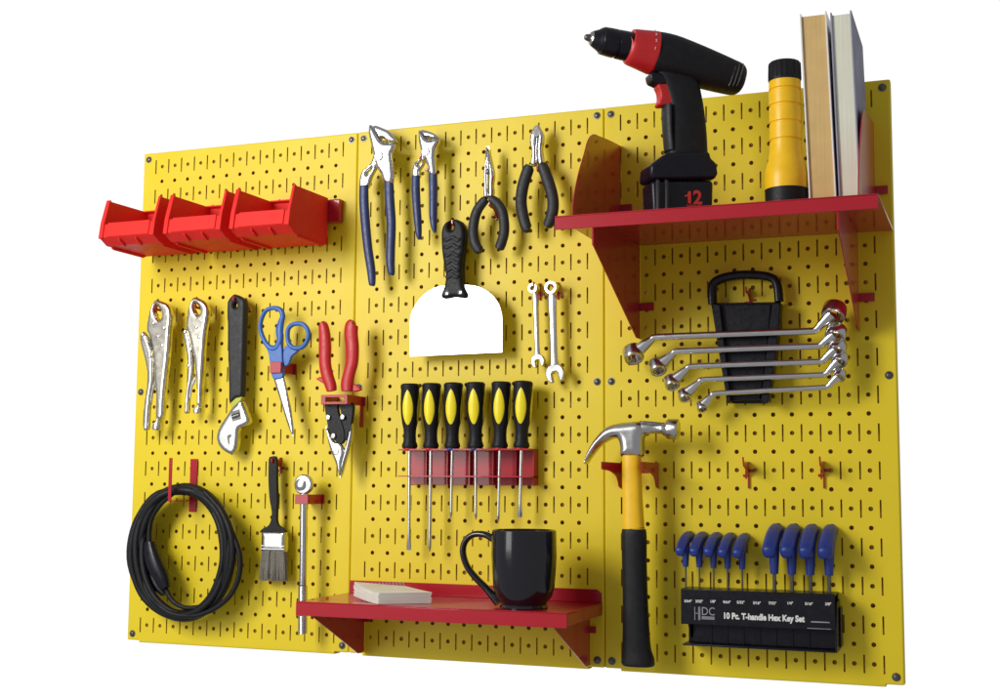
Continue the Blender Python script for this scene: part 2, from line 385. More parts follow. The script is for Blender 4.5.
# ------------------------------------------------------------------ bins on their rail
rail = MB().xprism([(-.02, 26.3), (-.5, 26.3), (-.58, 26.4), (-.58, 27.62), (-.5, 27.72), (-.02, 27.72)], .45, 15.1).build('bin_rail', RED, bevel=.02)
tag(rail, 'dark red metal rail fixed to the board behind the three red bins', 'rail')
def make_bin(x0, label):
    w = 4.0; z0 = 24.85; t = thing('storage_bin', label, 'bin', (x0 + 2, -3, z0), 'red storage bins hung in a row')
    prof = [(-.62, 0), (-.62, 2.95), (-4.65, 2.88), (-5.15, 1.35), (-5.32, .4), (-4.6, .02)]
    P = [(a, b + z0) for a, b in prof]; mb = MB()
    mb.xprism(P, x0, x0 + .1); mb.xprism(P, x0 + w - .1, x0 + w)
    mb.box(x0 + .1, x0 + w - .1, -4.6, -.62, z0 + .02, z0 + .12)                    # floor
    mb.box(x0 + .1, x0 + w - .1, -.72, -.62, z0 + .12, z0 + 2.95)                  # back
    mb.xprism([(-.72, z0 + 2.82), (-.72, z0 + 2.98), (-1.0, z0 + 2.98), (-1.0, z0 + 2.9)], x0 + .1, x0 + w - .1)
    mb.xprism([(-4.6, z0 + .02), (-5.3, z0 + .4), (-5.2, z0 + .45), (-4.55, z0 + .12)], x0 + .1, x0 + w - .1)
    tub = mb.build('tub', REDP, t, bevel=.03)
    f = MB().xprism([(-5.30, z0 + .42), (-5.13, z0 + 1.3), (-5.03, z0 + 1.3), (-5.2, z0 + .42)], x0 + .1, x0 + w - .1)
    f.xprism([(-5.37, z0 + .46), (-5.20, z0 + 1.36), (-5.10, z0 + 1.36), (-5.27, z0 + .46)], x0 + .52, x0 + w - .38)
    f.build('front_wall', REDP, t, bevel=.02)
    for a in (x0 + 1.35, x0 + 2.6): MB().xprism([(-5.28, z0 + .34), (-4.6, z0 + .0), (-4.5, z0 - .08), (-4.7, z0 - .06), (-5.2, z0 + .18)], a, a + .1).build('front_rib', REDP, t)
    for a, b in ((x0 - .05, x0 + .24), (x0 + w - .15, x0 + w + .04)):
        MB().xprism([(-4.55, z0 + 2.93), (-4.72, z0 + 2.93), (-5.24, z0 + 1.35), (-5.40, z0 + .40), (-5.3, z0 + .33), (-5.2, z0 + .42), (-5.1, z0 + 1.33)], a, b).build('rim', REDP, tub, bevel=.04, seg=3)
    for a in (x0 + .05, x0 + w - .22): MB().xprism([(-4.2, z0 + .03), (-4.2, z0 - .08), (-4.0, z0 - .14), (-1.0, z0 - .14), (-.8, z0 + .02)], a, a + .16).build('runner', REDP, t, bevel=.03)
    return t
b0 = make_bin(.85, 'leftmost of the three red plastic bins, overhanging the board edge')
dup(b0, (4.78, 0, 0), 'middle of the three red plastic bins on the rail')
dup(b0, (9.48, 0, 0), 'rightmost of the three red plastic bins, its plain side wall fully visible')

# ------------------------------------------------------------------ hooks
def hook_out(px, py, label, reach=1.5, up=.45, down=.9, grp='red metal hooks on the board'):
    c = at(px, py, 0); x, z = c.x, c.z
    mb = MB().xprism([(-.02, z - down), (-.14, z - down), (-.14, z - .25), (-reach, z + .35), (-reach - .2, z + .35 + up), (-reach - .32, z + .35 + up), (-reach - .14, z + .22), (-.8, z - .35), (-.14, z - .5)][:3] +
                     [(-.5, z + .0), (-reach, z + .28), (-reach - .22, z + .3 + up), (-reach - .12, z + .32 + up), (-reach + .05, z + .5), (-.14, z + .55), (-.02, z + .55)], x - .04, x + .04)
    mb.box(x + .041, x + .3, -.1, -.02, z - .02, z + .13); mb.box(x - .3, x - .041, -.1, -.02, z - .28, z - .14)
    o = mb.build('tool_hook', RED, bevel=.01, seg=1); return tag(o, label, 'hook', grp)
hook_out(748.8, 471.8, 'empty small red metal hook, the left one of two above the blue hex keys')
hook_out(824, 471.5, 'empty small red metal hook, the right one of two above the blue hex keys')

def hook(px, py, label, reach=1.2, up=.3, down=.7, grp='red metal hooks holding the hung tools'):
    c = at(px, py, -reach); x, z = c.x, c.z; e = reach + .06
    o = MB().xprism([(-.02, z - down), (-.14, z - down), (-.16, z - .3), (-.5, z - .12), (-e, z - .1), (-e - .1, z), (-e - .12, z + .22), (-e - .04, z + .22), (-e + .08, z + .04), (-.5, z + .06), (-.14, z + .3), (-.02, z + .3)], x - .05, x + .05)
    o.box(x + .051, x + .3, -.1, -.02, z - .42, z - .3); o.box(x - .3, x - .051, -.1, -.02, z - .56, z - .44)
    o = o.build('tool_hook', RED, bevel=.01, seg=1); return tag(o, label, 'hook', grp)
# generic pieces
def rivet(mb, p, r, d=.05): mb.lathe([(r, .0), (r, -d * .5), (r * .75, -d), (r * .2, -d * 1.2)], p, (0, 1, 0), 16)

# ------------------------------------------------------------------ locking pliers (two)
def locking(K, big):
    yf = -1.35; k = crop(*K); c3 = crop3(*K)
    if big:
        lab = 'larger pair of worn nickel locking pliers, leftmost tool under the bins'
        body = [(92, 66), (112, 72), (140, 84), (156, 110), (160, 150), (154, 210), (150, 280), (144, 350), (136, 420), (130, 480), (126, 540), (120, 600), (92, 600), (92, 540), (90, 480), (84, 420), (82, 360), (76, 300), (64, 240), (50, 200), (56, 150), (66, 105), (80, 76)]
        hole = [(90, 88), (100, 96), (114, 118), (116, 146), (104, 158), (90, 140), (84, 112)]
        lever = [(28, 214), (40, 212), (60, 255), (76, 310), (80, 380), (78, 440), (68, 500), (62, 560), (58, 640), (50, 656), (36, 652), (34, 600), (42, 520), (52, 450), (54, 400), (44, 340), (28, 280), (20, 235)]
        riv = [(33, 224), (103, 231), (130, 194), (122, 273), (66, 322), (84, 172)]; link = [(62, 500), (74, 455), (92, 425), (94, 445), (80, 480), (72, 540)]; kn = (104, 600, 100, 655, 20)
        slot = [(60, 232), (70, 250), (76, 290), (68, 280)]
    else:
        lab = 'smaller pair of worn nickel locking pliers, between larger pair and black wrench'
        body = [(266, 55), (284, 60), (310, 76), (326, 104), (324, 150), (314, 210), (308, 280), (304, 350), (300, 420), (296, 480), (294, 540), (276, 540), (276, 470), (270, 400), (262, 330), (250, 270), (238, 220), (228, 190), (232, 140), (240, 95), (252, 64)]
        hole = [(264, 78), (276, 86), (290, 106), (290, 126), (278, 136), (266, 118), (260, 98)]
        lever = [(222, 204), (234, 202), (248, 250), (254, 300), (258, 360), (256, 420), (244, 480), (240, 530), (238, 575), (226, 580), (220, 568), (226, 500), (232, 440), (236, 380), (232, 320), (224, 270), (216, 230)]
        riv = [(225, 211), (290, 235), (301, 162), (251, 290), (241, 364), (278, 190)]; link = [(238, 480), (250, 440), (268, 415), (270, 432), (256, 460), (246, 520)]; kn = (288, 540, 284, 580, 16)
        slot = [(244, 222), (254, 240), (262, 270), (254, 262)]
    cx = c3(kn[0], body[0][1], 0)
    t = thing('locking_pliers', lab, 'pliers', (cx.x, -1, at(K[0], K[1] + kn[3] / K[2], 0).z), 'pliers hung on the board')
    B = [tuple(p) for p in cr(k(body, yf), 3, True)]; Hh = [tuple(p) for p in cr(k(hole, yf), 3, True)]
    MB().pillow(B, yf - .03, yf + .38, .2, .15, [Hh]).build('jaw_and_handle', NIK, t, ang=60)
    Lv = [tuple(p) for p in cr(k(lever, yf + .04), 3, True)]
    MB().pillow(Lv, yf - .0, yf + .3, .14, .12).build('lever', NIK, t, ang=60)
    MB().prism(k(link, yf + .1), yf + .12, yf + .22).build('link', SAT, t, bevel=.02)
    for a, b in riv: rb = MB(); rivet(rb, c3(a, b, yf - .03), .11, .07); rb.build('rivet', CHR, t)
    MB().prism(k(slot, yf - .03), yf - .036, yf + .02).build('spring_slot', DRK, t)
    p = c3(kn[0], kn[1], yf + .18); q = c3(kn[2], kn[3], yf + .18); ax = (q - p); L_ = ax.length
    MB().lathe([(.12, -.5), (.12, L_ * .35), (.3, L_ * .4), (.33, L_ * .55), (.33, L_ * .9), (.26, L_)], p, ax, 20).build('adjusting_screw', NIK, t)
K1 = (135, 285, 4.5125)
locking(K1, True); locking(K1, False)
hook(156.5, 309, 'red metal hook inside the jaws of the larger locking pliers', 1.3, .25)
hook(196.3, 307, 'red metal hook inside the jaws of the smaller locking pliers', 1.3, .25)

# ------------------------------------------------------------------ adjustable wrench
K = (205, 285, 4.0); k = crop(*K); c3 = crop3(*K)
t = thing('adjustable_wrench', 'adjustable wrench hanging head down with long dark grip', 'wrench', (at(235, 440, 0).x, -1, at(235, 452, 0).z))
y = -1.25
h = cr(k([(116, 36), (148, 52), (158, 66), (158, 110), (154, 250), (150, 380), (146, 446), (122, 452), (96, 474), (93, 420), (90, 300), (88, 180), (86, 100), (88, 66), (98, 50)], y), 3, True)
MB().pillow([tuple(p) for p in h], y - .04, y + .42, .22, .16, [circ(k([(119, 80)], y)[0], .13, 14, .2)]).build('grip', GRY, t, ang=60)
MB().prism(k([(100, 472), (122, 452), (147, 446), (143, 462), (122, 480), (106, 498)], y + .02), y + .03, y + .36).build('neck', LIME, t, bevel=.05)
hd = k([(104, 492), (122, 474), (142, 460), (152, 480), (164, 510), (174, 548), (150, 566), (131, 578), (128, 620), (120, 660), (104, 677), (84, 670), (64, 656), (50, 636), (44, 610), (50, 580), (66, 550), (86, 520)], y - .02)
MB().pillow([tuple(p) for p in cr(hd, 3, True)], y - .06, y + .42, .25, .16).build('head', SAT, t, ang=60)
MB().prism(k([(88, 604), (102, 596), (105, 603), (96, 616), (99, 642), (92, 630)], y - .07), y - .075, y + .02).build('jaw_gap', DRK, t)
MB().prism(k([(104, 508), (138, 496), (144, 536), (110, 546)], y - .07), y - .075, y + .1).build('worm_window', DRK, t)
w = MB(); a = c3(110, 528, y - .04); b = c3(138, 518, y - .04)
n_ = 9
w.sweep([a.lerp(b, i / (n_ * 2)) for i in range(n_ * 2 + 1)], [.10 if i % 2 else .16 for i in range(n_ * 2 + 1)], 14); w.build('worm_gear', CHR, t)
hook(234.5, 300, 'red metal hook through the hole of the black grip of the adjustable wrench', 1.35, .3)

# ------------------------------------------------------------------ scissors
K = (250, 300, 5.0); k = crop(*K); c3 = crop3(*K)
t = thing('scissors', 'scissors with blue looped handles and silver blades pointing down', 'scissors', (at(285, 430, 0).x, -1.2, at(285, 435, 0).z))
y = -1.45
def ringloop(pts, r, name, rb=.16):
    P = [c3(a, b, y) for a, b in pts]; MB().sweep(P, [(r if not isinstance(r, list) else r[i], rb) for i in range(len(P))], 14, closed=True, smooth=5).build(name, BLU, t)
ringloop([(60, 90), (82, 52), (120, 40), (152, 50), (164, 80), (156, 110), (148, 150), (150, 200), (134, 236), (108, 242), (84, 222), (62, 180), (52, 135)], [.13, .13, .14, .16, .16, .2, .25, .2, .2, .2, .16, .14, .13], 'finger_loop')
ringloop([(190, 150), (210, 125), (240, 118), (272, 126), (292, 160), (288, 200), (266, 232), (236, 242), (206, 232), (190, 200)], .14, 'thumb_loop')
MB().prism([tuple(p) for p in cr(k([(80, 226), (110, 240), (134, 232), (150, 205), (162, 235), (166, 300), (168, 380), (150, 394), (116, 390), (104, 330), (96, 270)], y), 3, True)], y - .1, y + .16).build('handle', BLU, t, bevel=.08, seg=3)
MB().prism([tuple(p) for p in cr(k([(196, 214), (222, 238), (242, 246), (230, 262), (206, 284), (192, 320), (172, 330), (164, 300), (166, 250), (180, 228)], y), 3, True)], y, y + .22).build('handle', BLU, t, bevel=.08, seg=3)
MB().pillow(k([(116, 392), (168, 384), (182, 440), (196, 520), (210, 600), (217, 660), (212, 682), (196, 650), (170, 570), (140, 470)], y), y - .02, y + .08, .14, .06).build('blade', SAT, t, ang=60)
MB().prism(k([(124, 396), (168, 390), (184, 450), (204, 540), (216, 640), (214, 676), (200, 650), (178, 570), (150, 480)], y + .1), y + .1, y + .17).build('blade', SAT, t, bevel=.02)
def holder(name, label, pts_front, yf, zt, zb_, x1off=.4, slot=None, cat='holder'):
    pass
# red loop brackets: a box-like strap that stands off the board
def strap(label, pl, pr_, yb_, yf, wall=.07, window=None, ears=0):
    # pl = (px,top py,bottom py) of the front left edge, pr_ the front right edge, both at depth yf
    a = at(pl[0], pl[1], yf); b = at(pl[0], pl[2], yf); c = at(pr_[0], pr_[1], yf); z0 = b.z; z1 = a.z
    mb = MB()
    if window:
        w0 = at(window[0], window[1], yf); w1 = at(window[2], window[3], yf)
        mb.prism([(a.x, z0), (c.x, z0), (c.x, z1), (a.x, z1)], yf, yf + wall, [[(w0.x, w1.z), (w1.x, w1.z), (w1.x, w0.z), (w0.x, w0.z)]])
    else: mb.box(a.x, c.x, yf, yf + wall, z0, z1)
    mb.box(a.x, a.x + wall, yf + wall + .001, -.02, z0, z1); mb.box(c.x - wall, c.x, yf + wall + .001, -.02, z0, z1)
    mb.box(c.x + .001, c.x + .12, -.09, -.02, z0, z1)
    if ears: mb.box(c.x - wall, c.x, -.4, -.021, z0 - 1.3, z0 - .001)
    o = mb.build('tool_holder', RED, bevel=.02); return tag(o, label, 'holder', 'red metal strap holders')
strap('red metal loop bracket around the blue handled scissors', (270, 362, 373), (281, 362, 373), 0, -1.7)

# ------------------------------------------------------------------ aviation snips
K = (310, 315, 4.243); k = crop(*K); c3 = crop3(*K)
t = thing('aviation_snips', 'red handled aviation snips hanging blades down in a red bracket', 'snips', (at(340, 470, 0).x, -1.4, at(340, 478, 0).z))
y = -1.75
def grip(pts, rad, material, name='grip', depth=None, rb=None, n=14, sm=4, sq=2.3, kk=None, yy=None):
    P = [(kk or c3)(a, b, y if yy is None else yy) for a, b in pts]
    rr = [(r, (rb or r)) for r in rad] if not isinstance(rb, list) else list(zip(rad, rb))
    return MB().sweep(P, rr, n, smooth=sm, sq=sq).build(name, material, t)
grip([(52, 36), (56, 42), (62, 80), (64, 140), (64, 200), (72, 250), (88, 300), (92, 322)], [.12, .28, .36, .40, .38, .38, .36, .3], REDG, rb=.26)
grip([(186, 30), (178, 40), (174, 80), (180, 140), (178, 200), (166, 250), (158, 290), (158, 322)], [.12, .4, .44, .42, .40, .38, .40, .36], REDG, rb=.26)
MB().prism(k([(22, 270), (40, 262), (64, 270), (66, 296), (44, 284)], y), y, y + .25).build('grip_stop', REDG, t, bevel=.06)
MB().prism(k([(170, 286), (196, 296), (218, 318), (190, 326), (146, 322)], y), y, y + .25).build('grip_stop', REDG, t, bevel=.06)
MB().prism([tuple(p) for p in cr(k([(62, 372), (112, 370), (118, 410), (138, 470), (146, 520), (130, 548), (100, 530), (78, 490), (66, 430)], y), 3, True)], y + .04, y + .3).build('lever_arm', RUB, t, bevel=.05)
MB().prism([tuple(p) for p in cr(k([(122, 372), (176, 372), (178, 420), (168, 480), (150, 530), (128, 520), (122, 480), (130, 430)], y), 3, True)], y + .1, y + .36).build('lever_arm', RUB, t, bevel=.05)
MB().pillow([tuple(p) for p in cr(k([(66, 470), (80, 500), (100, 536), (122, 542), (138, 560), (142, 590), (134, 620), (128, 684), (122, 682), (106, 625), (84, 570), (72, 520)], y), 3, True)], y - .04, y + .2, .2, .1).build('blade', SAT, t, ang=60)
MB().pillow([tuple(p) for p in cr(k([(172, 452), (176, 500), (166, 560), (148, 620), (128, 688), (126, 640), (138, 590), (150, 540), (164, 490)], y + .05), 3, True)], y + .04, y + .3, .16, .12).build('blade', SAT, t, ang=60)
for a, b, r in ((78, 435, .17), (139, 434, .17), (100, 514, .17), (112, 580, .22)): MB().lathe([(r, .06), (r, -.04), (r * .8, -.1), (.02, -.12)], c3(a, b, y), (0, 1, 0), 6 if r > .2 else 16).build('bolt', CHR, t)
strap('wide red metal bracket with a slot in front holding the snips', (321, 395, 404.5), (347.5, 394, 404), 0, -2.15, window=(325.5, 397.5, 344, 401.5), ears=1)

# ------------------------------------------------------------------ power cord on its hanger
t = thing('cord_hanger', 'red metal two pronged hanger holding the coiled black cord', 'hanger', (at(194, 510, 0).x, -1.2, at(194, 512, 0).z))
a = at(190.8, 459, -.05); b = at(196.2, 512, -.05)
z_arm = at(190, 494, 0).z
MB().box(a.x, b.x, -.1, -.02, b.z, a.z).build('back_plate', RED, t, bevel=.02)
f0 = at(170.2, 458, -2.3); zf = f0.z
mb = MB().box(a.x + .05, b.x - .05, -2.35, -.101, z_arm - .45, z_arm - .38); mb.box(a.x + .02, a.x + .25, -2.42, -2.351, z_arm - .45, zf)
mb.build('prong', RED, t, bevel=.02)
t = thing('power_cord', 'coiled black power cord hanging in a loose oval from red prongs', 'cord', (at(184, 620, 0).x, -1.2, at(184, 622, 0).z))
pts = []; NL = 15
for i in range(NL):
    rx0 = random.uniform(41, 54); ry0 = random.uniform(57, 63); cx0 = 182.3 + random.uniform(-2.5, 2.5); yy = -1.0 - random.uniform(0, .9)
    for s_ in range(14):
        f = (i + s_ / 14); a = 2 * math.pi * s_ / 14 - math.pi / 2
        j = i; rx = rx0; ry = ry0
        pts.append(at(cx0 + rx * math.cos(a) + random.uniform(-.8, .8), 551 + (ry + 2.0) * math.sin(a) + (3.0 if math.sin(a) > .6 else 0), yy + .25 * math.sin(a * 2 + i)))
MB().sweep(pts, .205, 10, smooth=4).build('cable', RUB, t)
loose = [at(a, b, -1.9) for a, b in ((205, 492), (222, 512), (235, 540), (240, 558), (238, 580), (228, 598), (210, 611), (190, 616), (168, 612), (150, 596))]
MB().sweep(loose, .165, 10, smooth=4).build('cable', RUB, t)
stray = [at(a, b, -1.7) for a, b in ((172, 494), (160, 505), (151, 520), (149, 540), (151, 556))]
MB().sweep(stray, .165, 10, smooth=4).build('cable', RUB, t)
stray = [at(a, b, -1.7) for a, b in ((164, 585), (172, 600), (186, 608), (205, 606))]
MB().sweep(stray, .15, 10, smooth=4).build('cable', RUB, t)
cn = [at(a, b, -1.85) for a, b in ((149.5, 542), (150.5, 549), (153, 558), (157, 568), (162, 578), (166, 588))]
MB().sweep(cn, [(.3, .25), (.42, .33), (.5, .4), (.52, .42), (.45, .36), (.28, .25)], 14, smooth=4, sq=3).build('plug', BLK, t)
c2 = [at(a, b, -1.5) for a, b in ((146, 560), (150, 572), (157, 586), (164, 594))]
MB().sweep(c2, [(.16, .16), (.3, .25), (.3, .25), (.16, .16)], 12, smooth=4).build('plug', BLK, t)

# ------------------------------------------------------------------ paint brush
K = (250, 450, 3.6875); k = crop(*K); c3 = crop3(*K)
t = thing('paint_brush', 'flat paint brush with black handle and grey bristles hanging down', 'brush', (at(272, 575, 0).x, -1, at(272, 581, 0).z))
y = -1.0
MB().prism([tuple(p) for p in cr(k([(80, 24), (94, 26), (98, 60), (98, 120), (100, 180), (98, 230), (98, 262), (106, 280), (124, 292), (124, 306), (42, 306), (44, 292), (66, 280), (76, 262), (80, 230), (72, 180), (68, 120), (68, 60), (70, 30)], y), 4, True)], y - .02, y + .26).build('handle', RUB, t, bevel=.08, seg=3)
q = k([(42, 302), (126, 304), (126, 376), (40, 374)], y - .05)
q = [Vector(p) for p in q]
fer = MB().pillow(q, y - .10, y + .45, .3, .10).build('ferrule', SAT, t, ang=60)

for b0_, b1_ in ((351, 355), (362, 366)): MB().prism(k([(40, b0_), (126, b0_ + 2), (126, b1_ + 2), (40, b1_)], y - .09), y - .095, y + .2).build('ferrule_ridge', SAT, fer, bevel=.01, seg=1)
# bristles: many thin tapered tufts
br = MB(); p0 = at(250 + 42 / 3.6875, 450 + 374 / 3.6875, y).x; p1 = at(250 + 125 / 3.6875, 450 + 376 / 3.6875, y).x; zt = at(270, 551.5, y).z; zb = at(270, 579.5, y).z
for i in range(420):
    xx = random.uniform(p0 + .02, p1 - .02); yy = random.uniform(y - .05, y + .42); L_ = random.uniform(-.12, .06); sx_ = (xx - (p0 + p1) / 2) * .10 + random.uniform(-.03, .03)
    br.sweep([(xx, yy, zt + .05), (xx + sx_, yy, (zt + zb) / 2), (xx + sx_ * 1.7, yy, zb + L_)], [.035, .03, .012], 4)
br.build('bristles', BRS, t, fix=False)
hook(273, 462, 'short red metal hook through the top of the paint brush handle', 1.0, .2)

# ------------------------------------------------------------------ ratchet
t = thing('ratchet', 'long chrome ratchet with round head hanging behind the bottom shelf corner', 'ratchet', (at(303, 633, -1).x, -1.3, at(303, 634, -1).z))
y = -1.6
c = at(303.2, 484.5, y)
mb = MB().lathe([(.2, .3), (.56, .3), (.6, .22), (.6, -.02), (.52, -.1), (.3, -.12), (.05, -.12)], c, (0, 1, 0), 32)
mb.build('head', CHR, t)
MB().lathe([(.34, -.1), (.36, -.2), (.30, -.24), (.1, -.25)], c + Vector((-.1, 0, -.02)), (0, 1, 0), 24).build('quick_release', SAT, t)
P = [at(a, b, y + .1) for a, b in ((304, 494), (303.8, 510), (303.3, 560), (302.8, 585), (302.7, 586), (302.6, 632), (302.6, 634))]
MB().sweep(P[:4], [.24, .23, .22, .22], 20).build('shaft', CHR, t)
kn = MB(); a = P[3]; b = P[6]; N_ = 60
kn.sweep([a.lerp(b, i / N_) for i in range(N_ + 1)], [(.28 if i % 2 else .262) if 0 < i < N_ else .2 for i in range(N_ + 1)], 20); kn.build('knurled_handle', SAT, t)
strap('small red metal clip gripping the ratchet just below its head', (295, 494.5, 504), (308, 494.5, 504), 0, -1.85)

# ------------------------------------------------------------------ tongue and groove pliers (two)
def groove(K, label, jaw_u, jaw_l, bolt, grips, slots, seam, y, gr_):
    global t, c3
    k = crop(*K); c3 = crop3(*K)
    zb = at(K[0] + grips[0][-1][0] / K[2], K[1] + grips[0][-1][1] / K[2], y)
    t = thing('groove_joint_pliers', label, 'pliers', (zb.x, -1, zb.z), 'pliers hung on the board')
    MB().pillow([tuple(p) for p in cr(k(jaw_l, y + .2), 3, True)], y + .12, y + .42, .2, .14, [[tuple(p) for p in cr(k(s, y + .2), 3, True)] for s in slots]).build('lower_jaw', CHR, t, ang=60)
    MB().pillow([tuple(p) for p in cr(k(jaw_u, y), 2, True)], y - .16, y + .11, .26, .18).build('upper_jaw', CHR, t, ang=60)
    MB().sweep([c3(a, b_, y - .10) for a, b_ in seam], [.02] + [.045] * (len(seam) - 2) + [.02], 8, smooth=3).build('jaw_gap', DRK, t)
    b = c3(*bolt[:2], y - .15); MB().lathe([(bolt[2] * 1.18, .03), (bolt[2] * 1.18, -.02), (.02, -.03)], b, (0, 1, 0), 24).build('washer', DRK, t); mb = MB().lathe([(bolt[2], .02), (bolt[2], -.06), (bolt[2] * .85, -.1), (.02, -.11)], b, (0, 1, 0), 24); mb.build('bolt', SAT, t)
    MB().box(b.x - bolt[2] * .7, b.x + bolt[2] * .7, b.y - .125, b.y - .1, b.z - .03, b.z + .03).build('bolt_slot', DRK, t)
    for g in grips:
        P = [c3(a, b_, y + .1) for a, b_ in g]; n = len(P)
        rr = [(gr_ * (1 - .22 * i / (n - 1)), .22) for i in range(n)]; rr[0] = (gr_ * .95, .18); rr[-1] = (gr_ * .3, .1); rr[-2] = (gr_ * .65, .18)
        MB().sweep(P, rr, 14, smooth=4, sq=2.4).build('grip', NAV, t)
groove((350, 115, 3.883), 'larger navy gripped groove joint pliers hanging left, beside the panel seam',
       [(76, 38), (88, 44), (104, 70), (118, 96), (136, 108), (160, 108), (176, 114), (168, 140), (162, 150), (168, 200), (168, 262), (132, 262), (122, 230), (104, 205), (96, 180), (88, 140), (76, 90), (72, 60)],
       [(92, 40), (120, 48), (150, 62), (166, 82), (178, 98), (178, 104), (160, 102), (140, 98), (122, 88), (112, 120), (106, 190), (84, 240), (70, 280), (36, 280), (36, 246), (48, 214), (76, 190), (90, 150), (84, 90), (80, 60)],
       (113, 160, .27), [[(54, 274), (54, 330), (60, 420), (70, 520), (82, 600), (86, 655), (86, 664)], [(151, 258), (154, 330), (160, 420), (158, 510), (157, 570), (161, 615), (161, 622)]],
       [[(62, 226), (80, 204), (84, 208), (68, 230)]], [(80, 44), (98, 72), (118, 98), (140, 103), (174, 108)], -1.5, .31)
groove((405, 115, 5.383), 'smaller navy gripped groove joint pliers hanging above the scraper',
       [(74, 82), (90, 92), (108, 120), (130, 134), (150, 132), (184, 126), (182, 150), (166, 180), (162, 230), (166, 318), (132, 320), (124, 280), (108, 240), (92, 210), (78, 160), (72, 110)],
       [(84, 80), (110, 82), (150, 96), (180, 122), (150, 126), (120, 122), (108, 150), (112, 210), (100, 262), (78, 300), (78, 334), (40, 334), (38, 290), (50, 254), (74, 236), (84, 170), (76, 110)],
       (112, 198, .24), [[(58, 328), (58, 400), (62, 480), (68, 560), (74, 640), (77, 670)], [(150, 314), (152, 380), (152, 460), (152, 540), (156, 600), (161, 632)]],
       [[(66, 262), (84, 240), (90, 248), (74, 272)]], [(82, 88), (100, 112), (120, 130), (150, 128), (178, 126)], -1.4, .27)
hook(382.5, 163, 'red metal hook behind the jaws of the larger navy pliers', 1.3, .3)
hook(421.5, 157, 'red metal hook behind the jaws of the smaller navy pliers', 1.2, .3)

# ------------------------------------------------------------------ needle nose pliers
K = (465, 140, 5.84); k = crop(*K); c3 = crop3(*K); y = -1.3
t = thing('needle_nose_pliers', 'needle nose pliers with curved charcoal grips beside the scraper handle', 'pliers', (at(488, 250, 0).x, -1, at(488, 250, 0).z), 'pliers hung on the board')
MB().pillow([tuple(p) for p in cr(k([(118, 40), (126, 36), (130, 60), (132, 120), (130, 230), (132, 290), (136, 330), (112, 340), (104, 310), (106, 260), (104, 220), (104, 190), (110, 140), (114, 90)], y), 3, True)], y - .04, y + .3, .2, .16).build('jaw', CHR, t, ang=60)
MB().pillow([tuple(p) for p in cr(k([(131, 36), (138, 40), (146, 90), (156, 140), (166, 190), (166, 220), (160, 260), (164, 300), (156, 336), (138, 334), (136, 290), (138, 230), (134, 120), (132, 60)], y), 3, True)], y - .04, y + .3, .2, .16).build('jaw', CHR, t, ang=60)
MB().lathe([(.13, .02), (.13, -.03), (.1, -.05), (.01, -.05)], c3(132, 182, y - .02), (0, 1, 0), 20).build('pivot', DRK, t)
grip([(124, 344), (108, 360), (78, 400), (58, 450), (48, 520), (52, 580), (66, 620), (84, 644), (92, 650)], [.2, .27, .29, .3, .3, .3, .3, .28, .12], GRY, rb=.25)
grip([(150, 342), (166, 352), (196, 380), (218, 420), (228, 480), (228, 540), (216, 590), (202, 630), (198, 640)], [.2, .27, .29, .3, .3, .3, .3, .28, .12], GRY, rb=.25)
hook(490, 205, 'red metal hook between the grips of the needle nose pliers', 1.1, .3)
# ------------------------------------------------------------------ diagonal cutters
K = (510, 115, 5.6); k = crop(*K); c3 = crop3(*K); y = -1.3
t = thing('diagonal_cutters', 'diagonal cutters with short wide jaws and curved charcoal grips, left of big shelf', 'cutters', (at(536, 229, 0).x, -1, at(536, 231, 0).z), 'pliers hung on the board')
MB().pillow([tuple(p) for p in cr(k([(148, 54), (152, 130), (146, 190), (148, 260), (138, 280), (116, 282), (112, 250), (118, 200), (108, 160), (108, 120), (124, 76)], y), 3, True)], y - .04, y + .3, .2, .16).build('jaw', CHR, t, ang=60)
MB().pillow([tuple(p) for p in cr(k([(152, 54), (168, 74), (184, 110), (182, 150), (176, 190), (184, 240), (180, 276), (160, 280), (152, 250), (150, 190), (154, 130)], y), 3, True)], y - .04, y + .3, .2, .16).build('jaw', CHR, t, ang=60)
MB().prism([tuple(p) for p in cr(k([(148, 60), (162, 78), (172, 108), (160, 114), (148, 122), (134, 112), (124, 104), (134, 80)], y - .03), 3, True)], y - .04, y + .02).build('cutting_edge', DRK, t)
grip([(112, 284), (104, 300), (86, 350), (70, 410), (62, 480), (68, 540), (82, 600), (96, 636), (108, 642)], [.2, .33, .35, .35, .34, .34, .33, .3, .12], GRY, rb=.26)
grip([(172, 280), (186, 296), (206, 350), (226, 410), (240, 470), (240, 530), (228, 580), (214, 616), (208, 630)], [.2, .33, .35, .35, .34, .34, .33, .3, .12], GRY, rb=.26)
lim = MB().prism(k([(102, 276), (136, 270), (134, 284), (100, 288)], y), y + .02, y + .28); lim.prism(k([(160, 270), (186, 264), (190, 278), (164, 284)], y), y + .02, y + .28); lim.build('collar', LIME, t, bevel=.04)
hook(538, 170, 'red metal hook between the grips of the diagonal cutters', 1.1, .3)

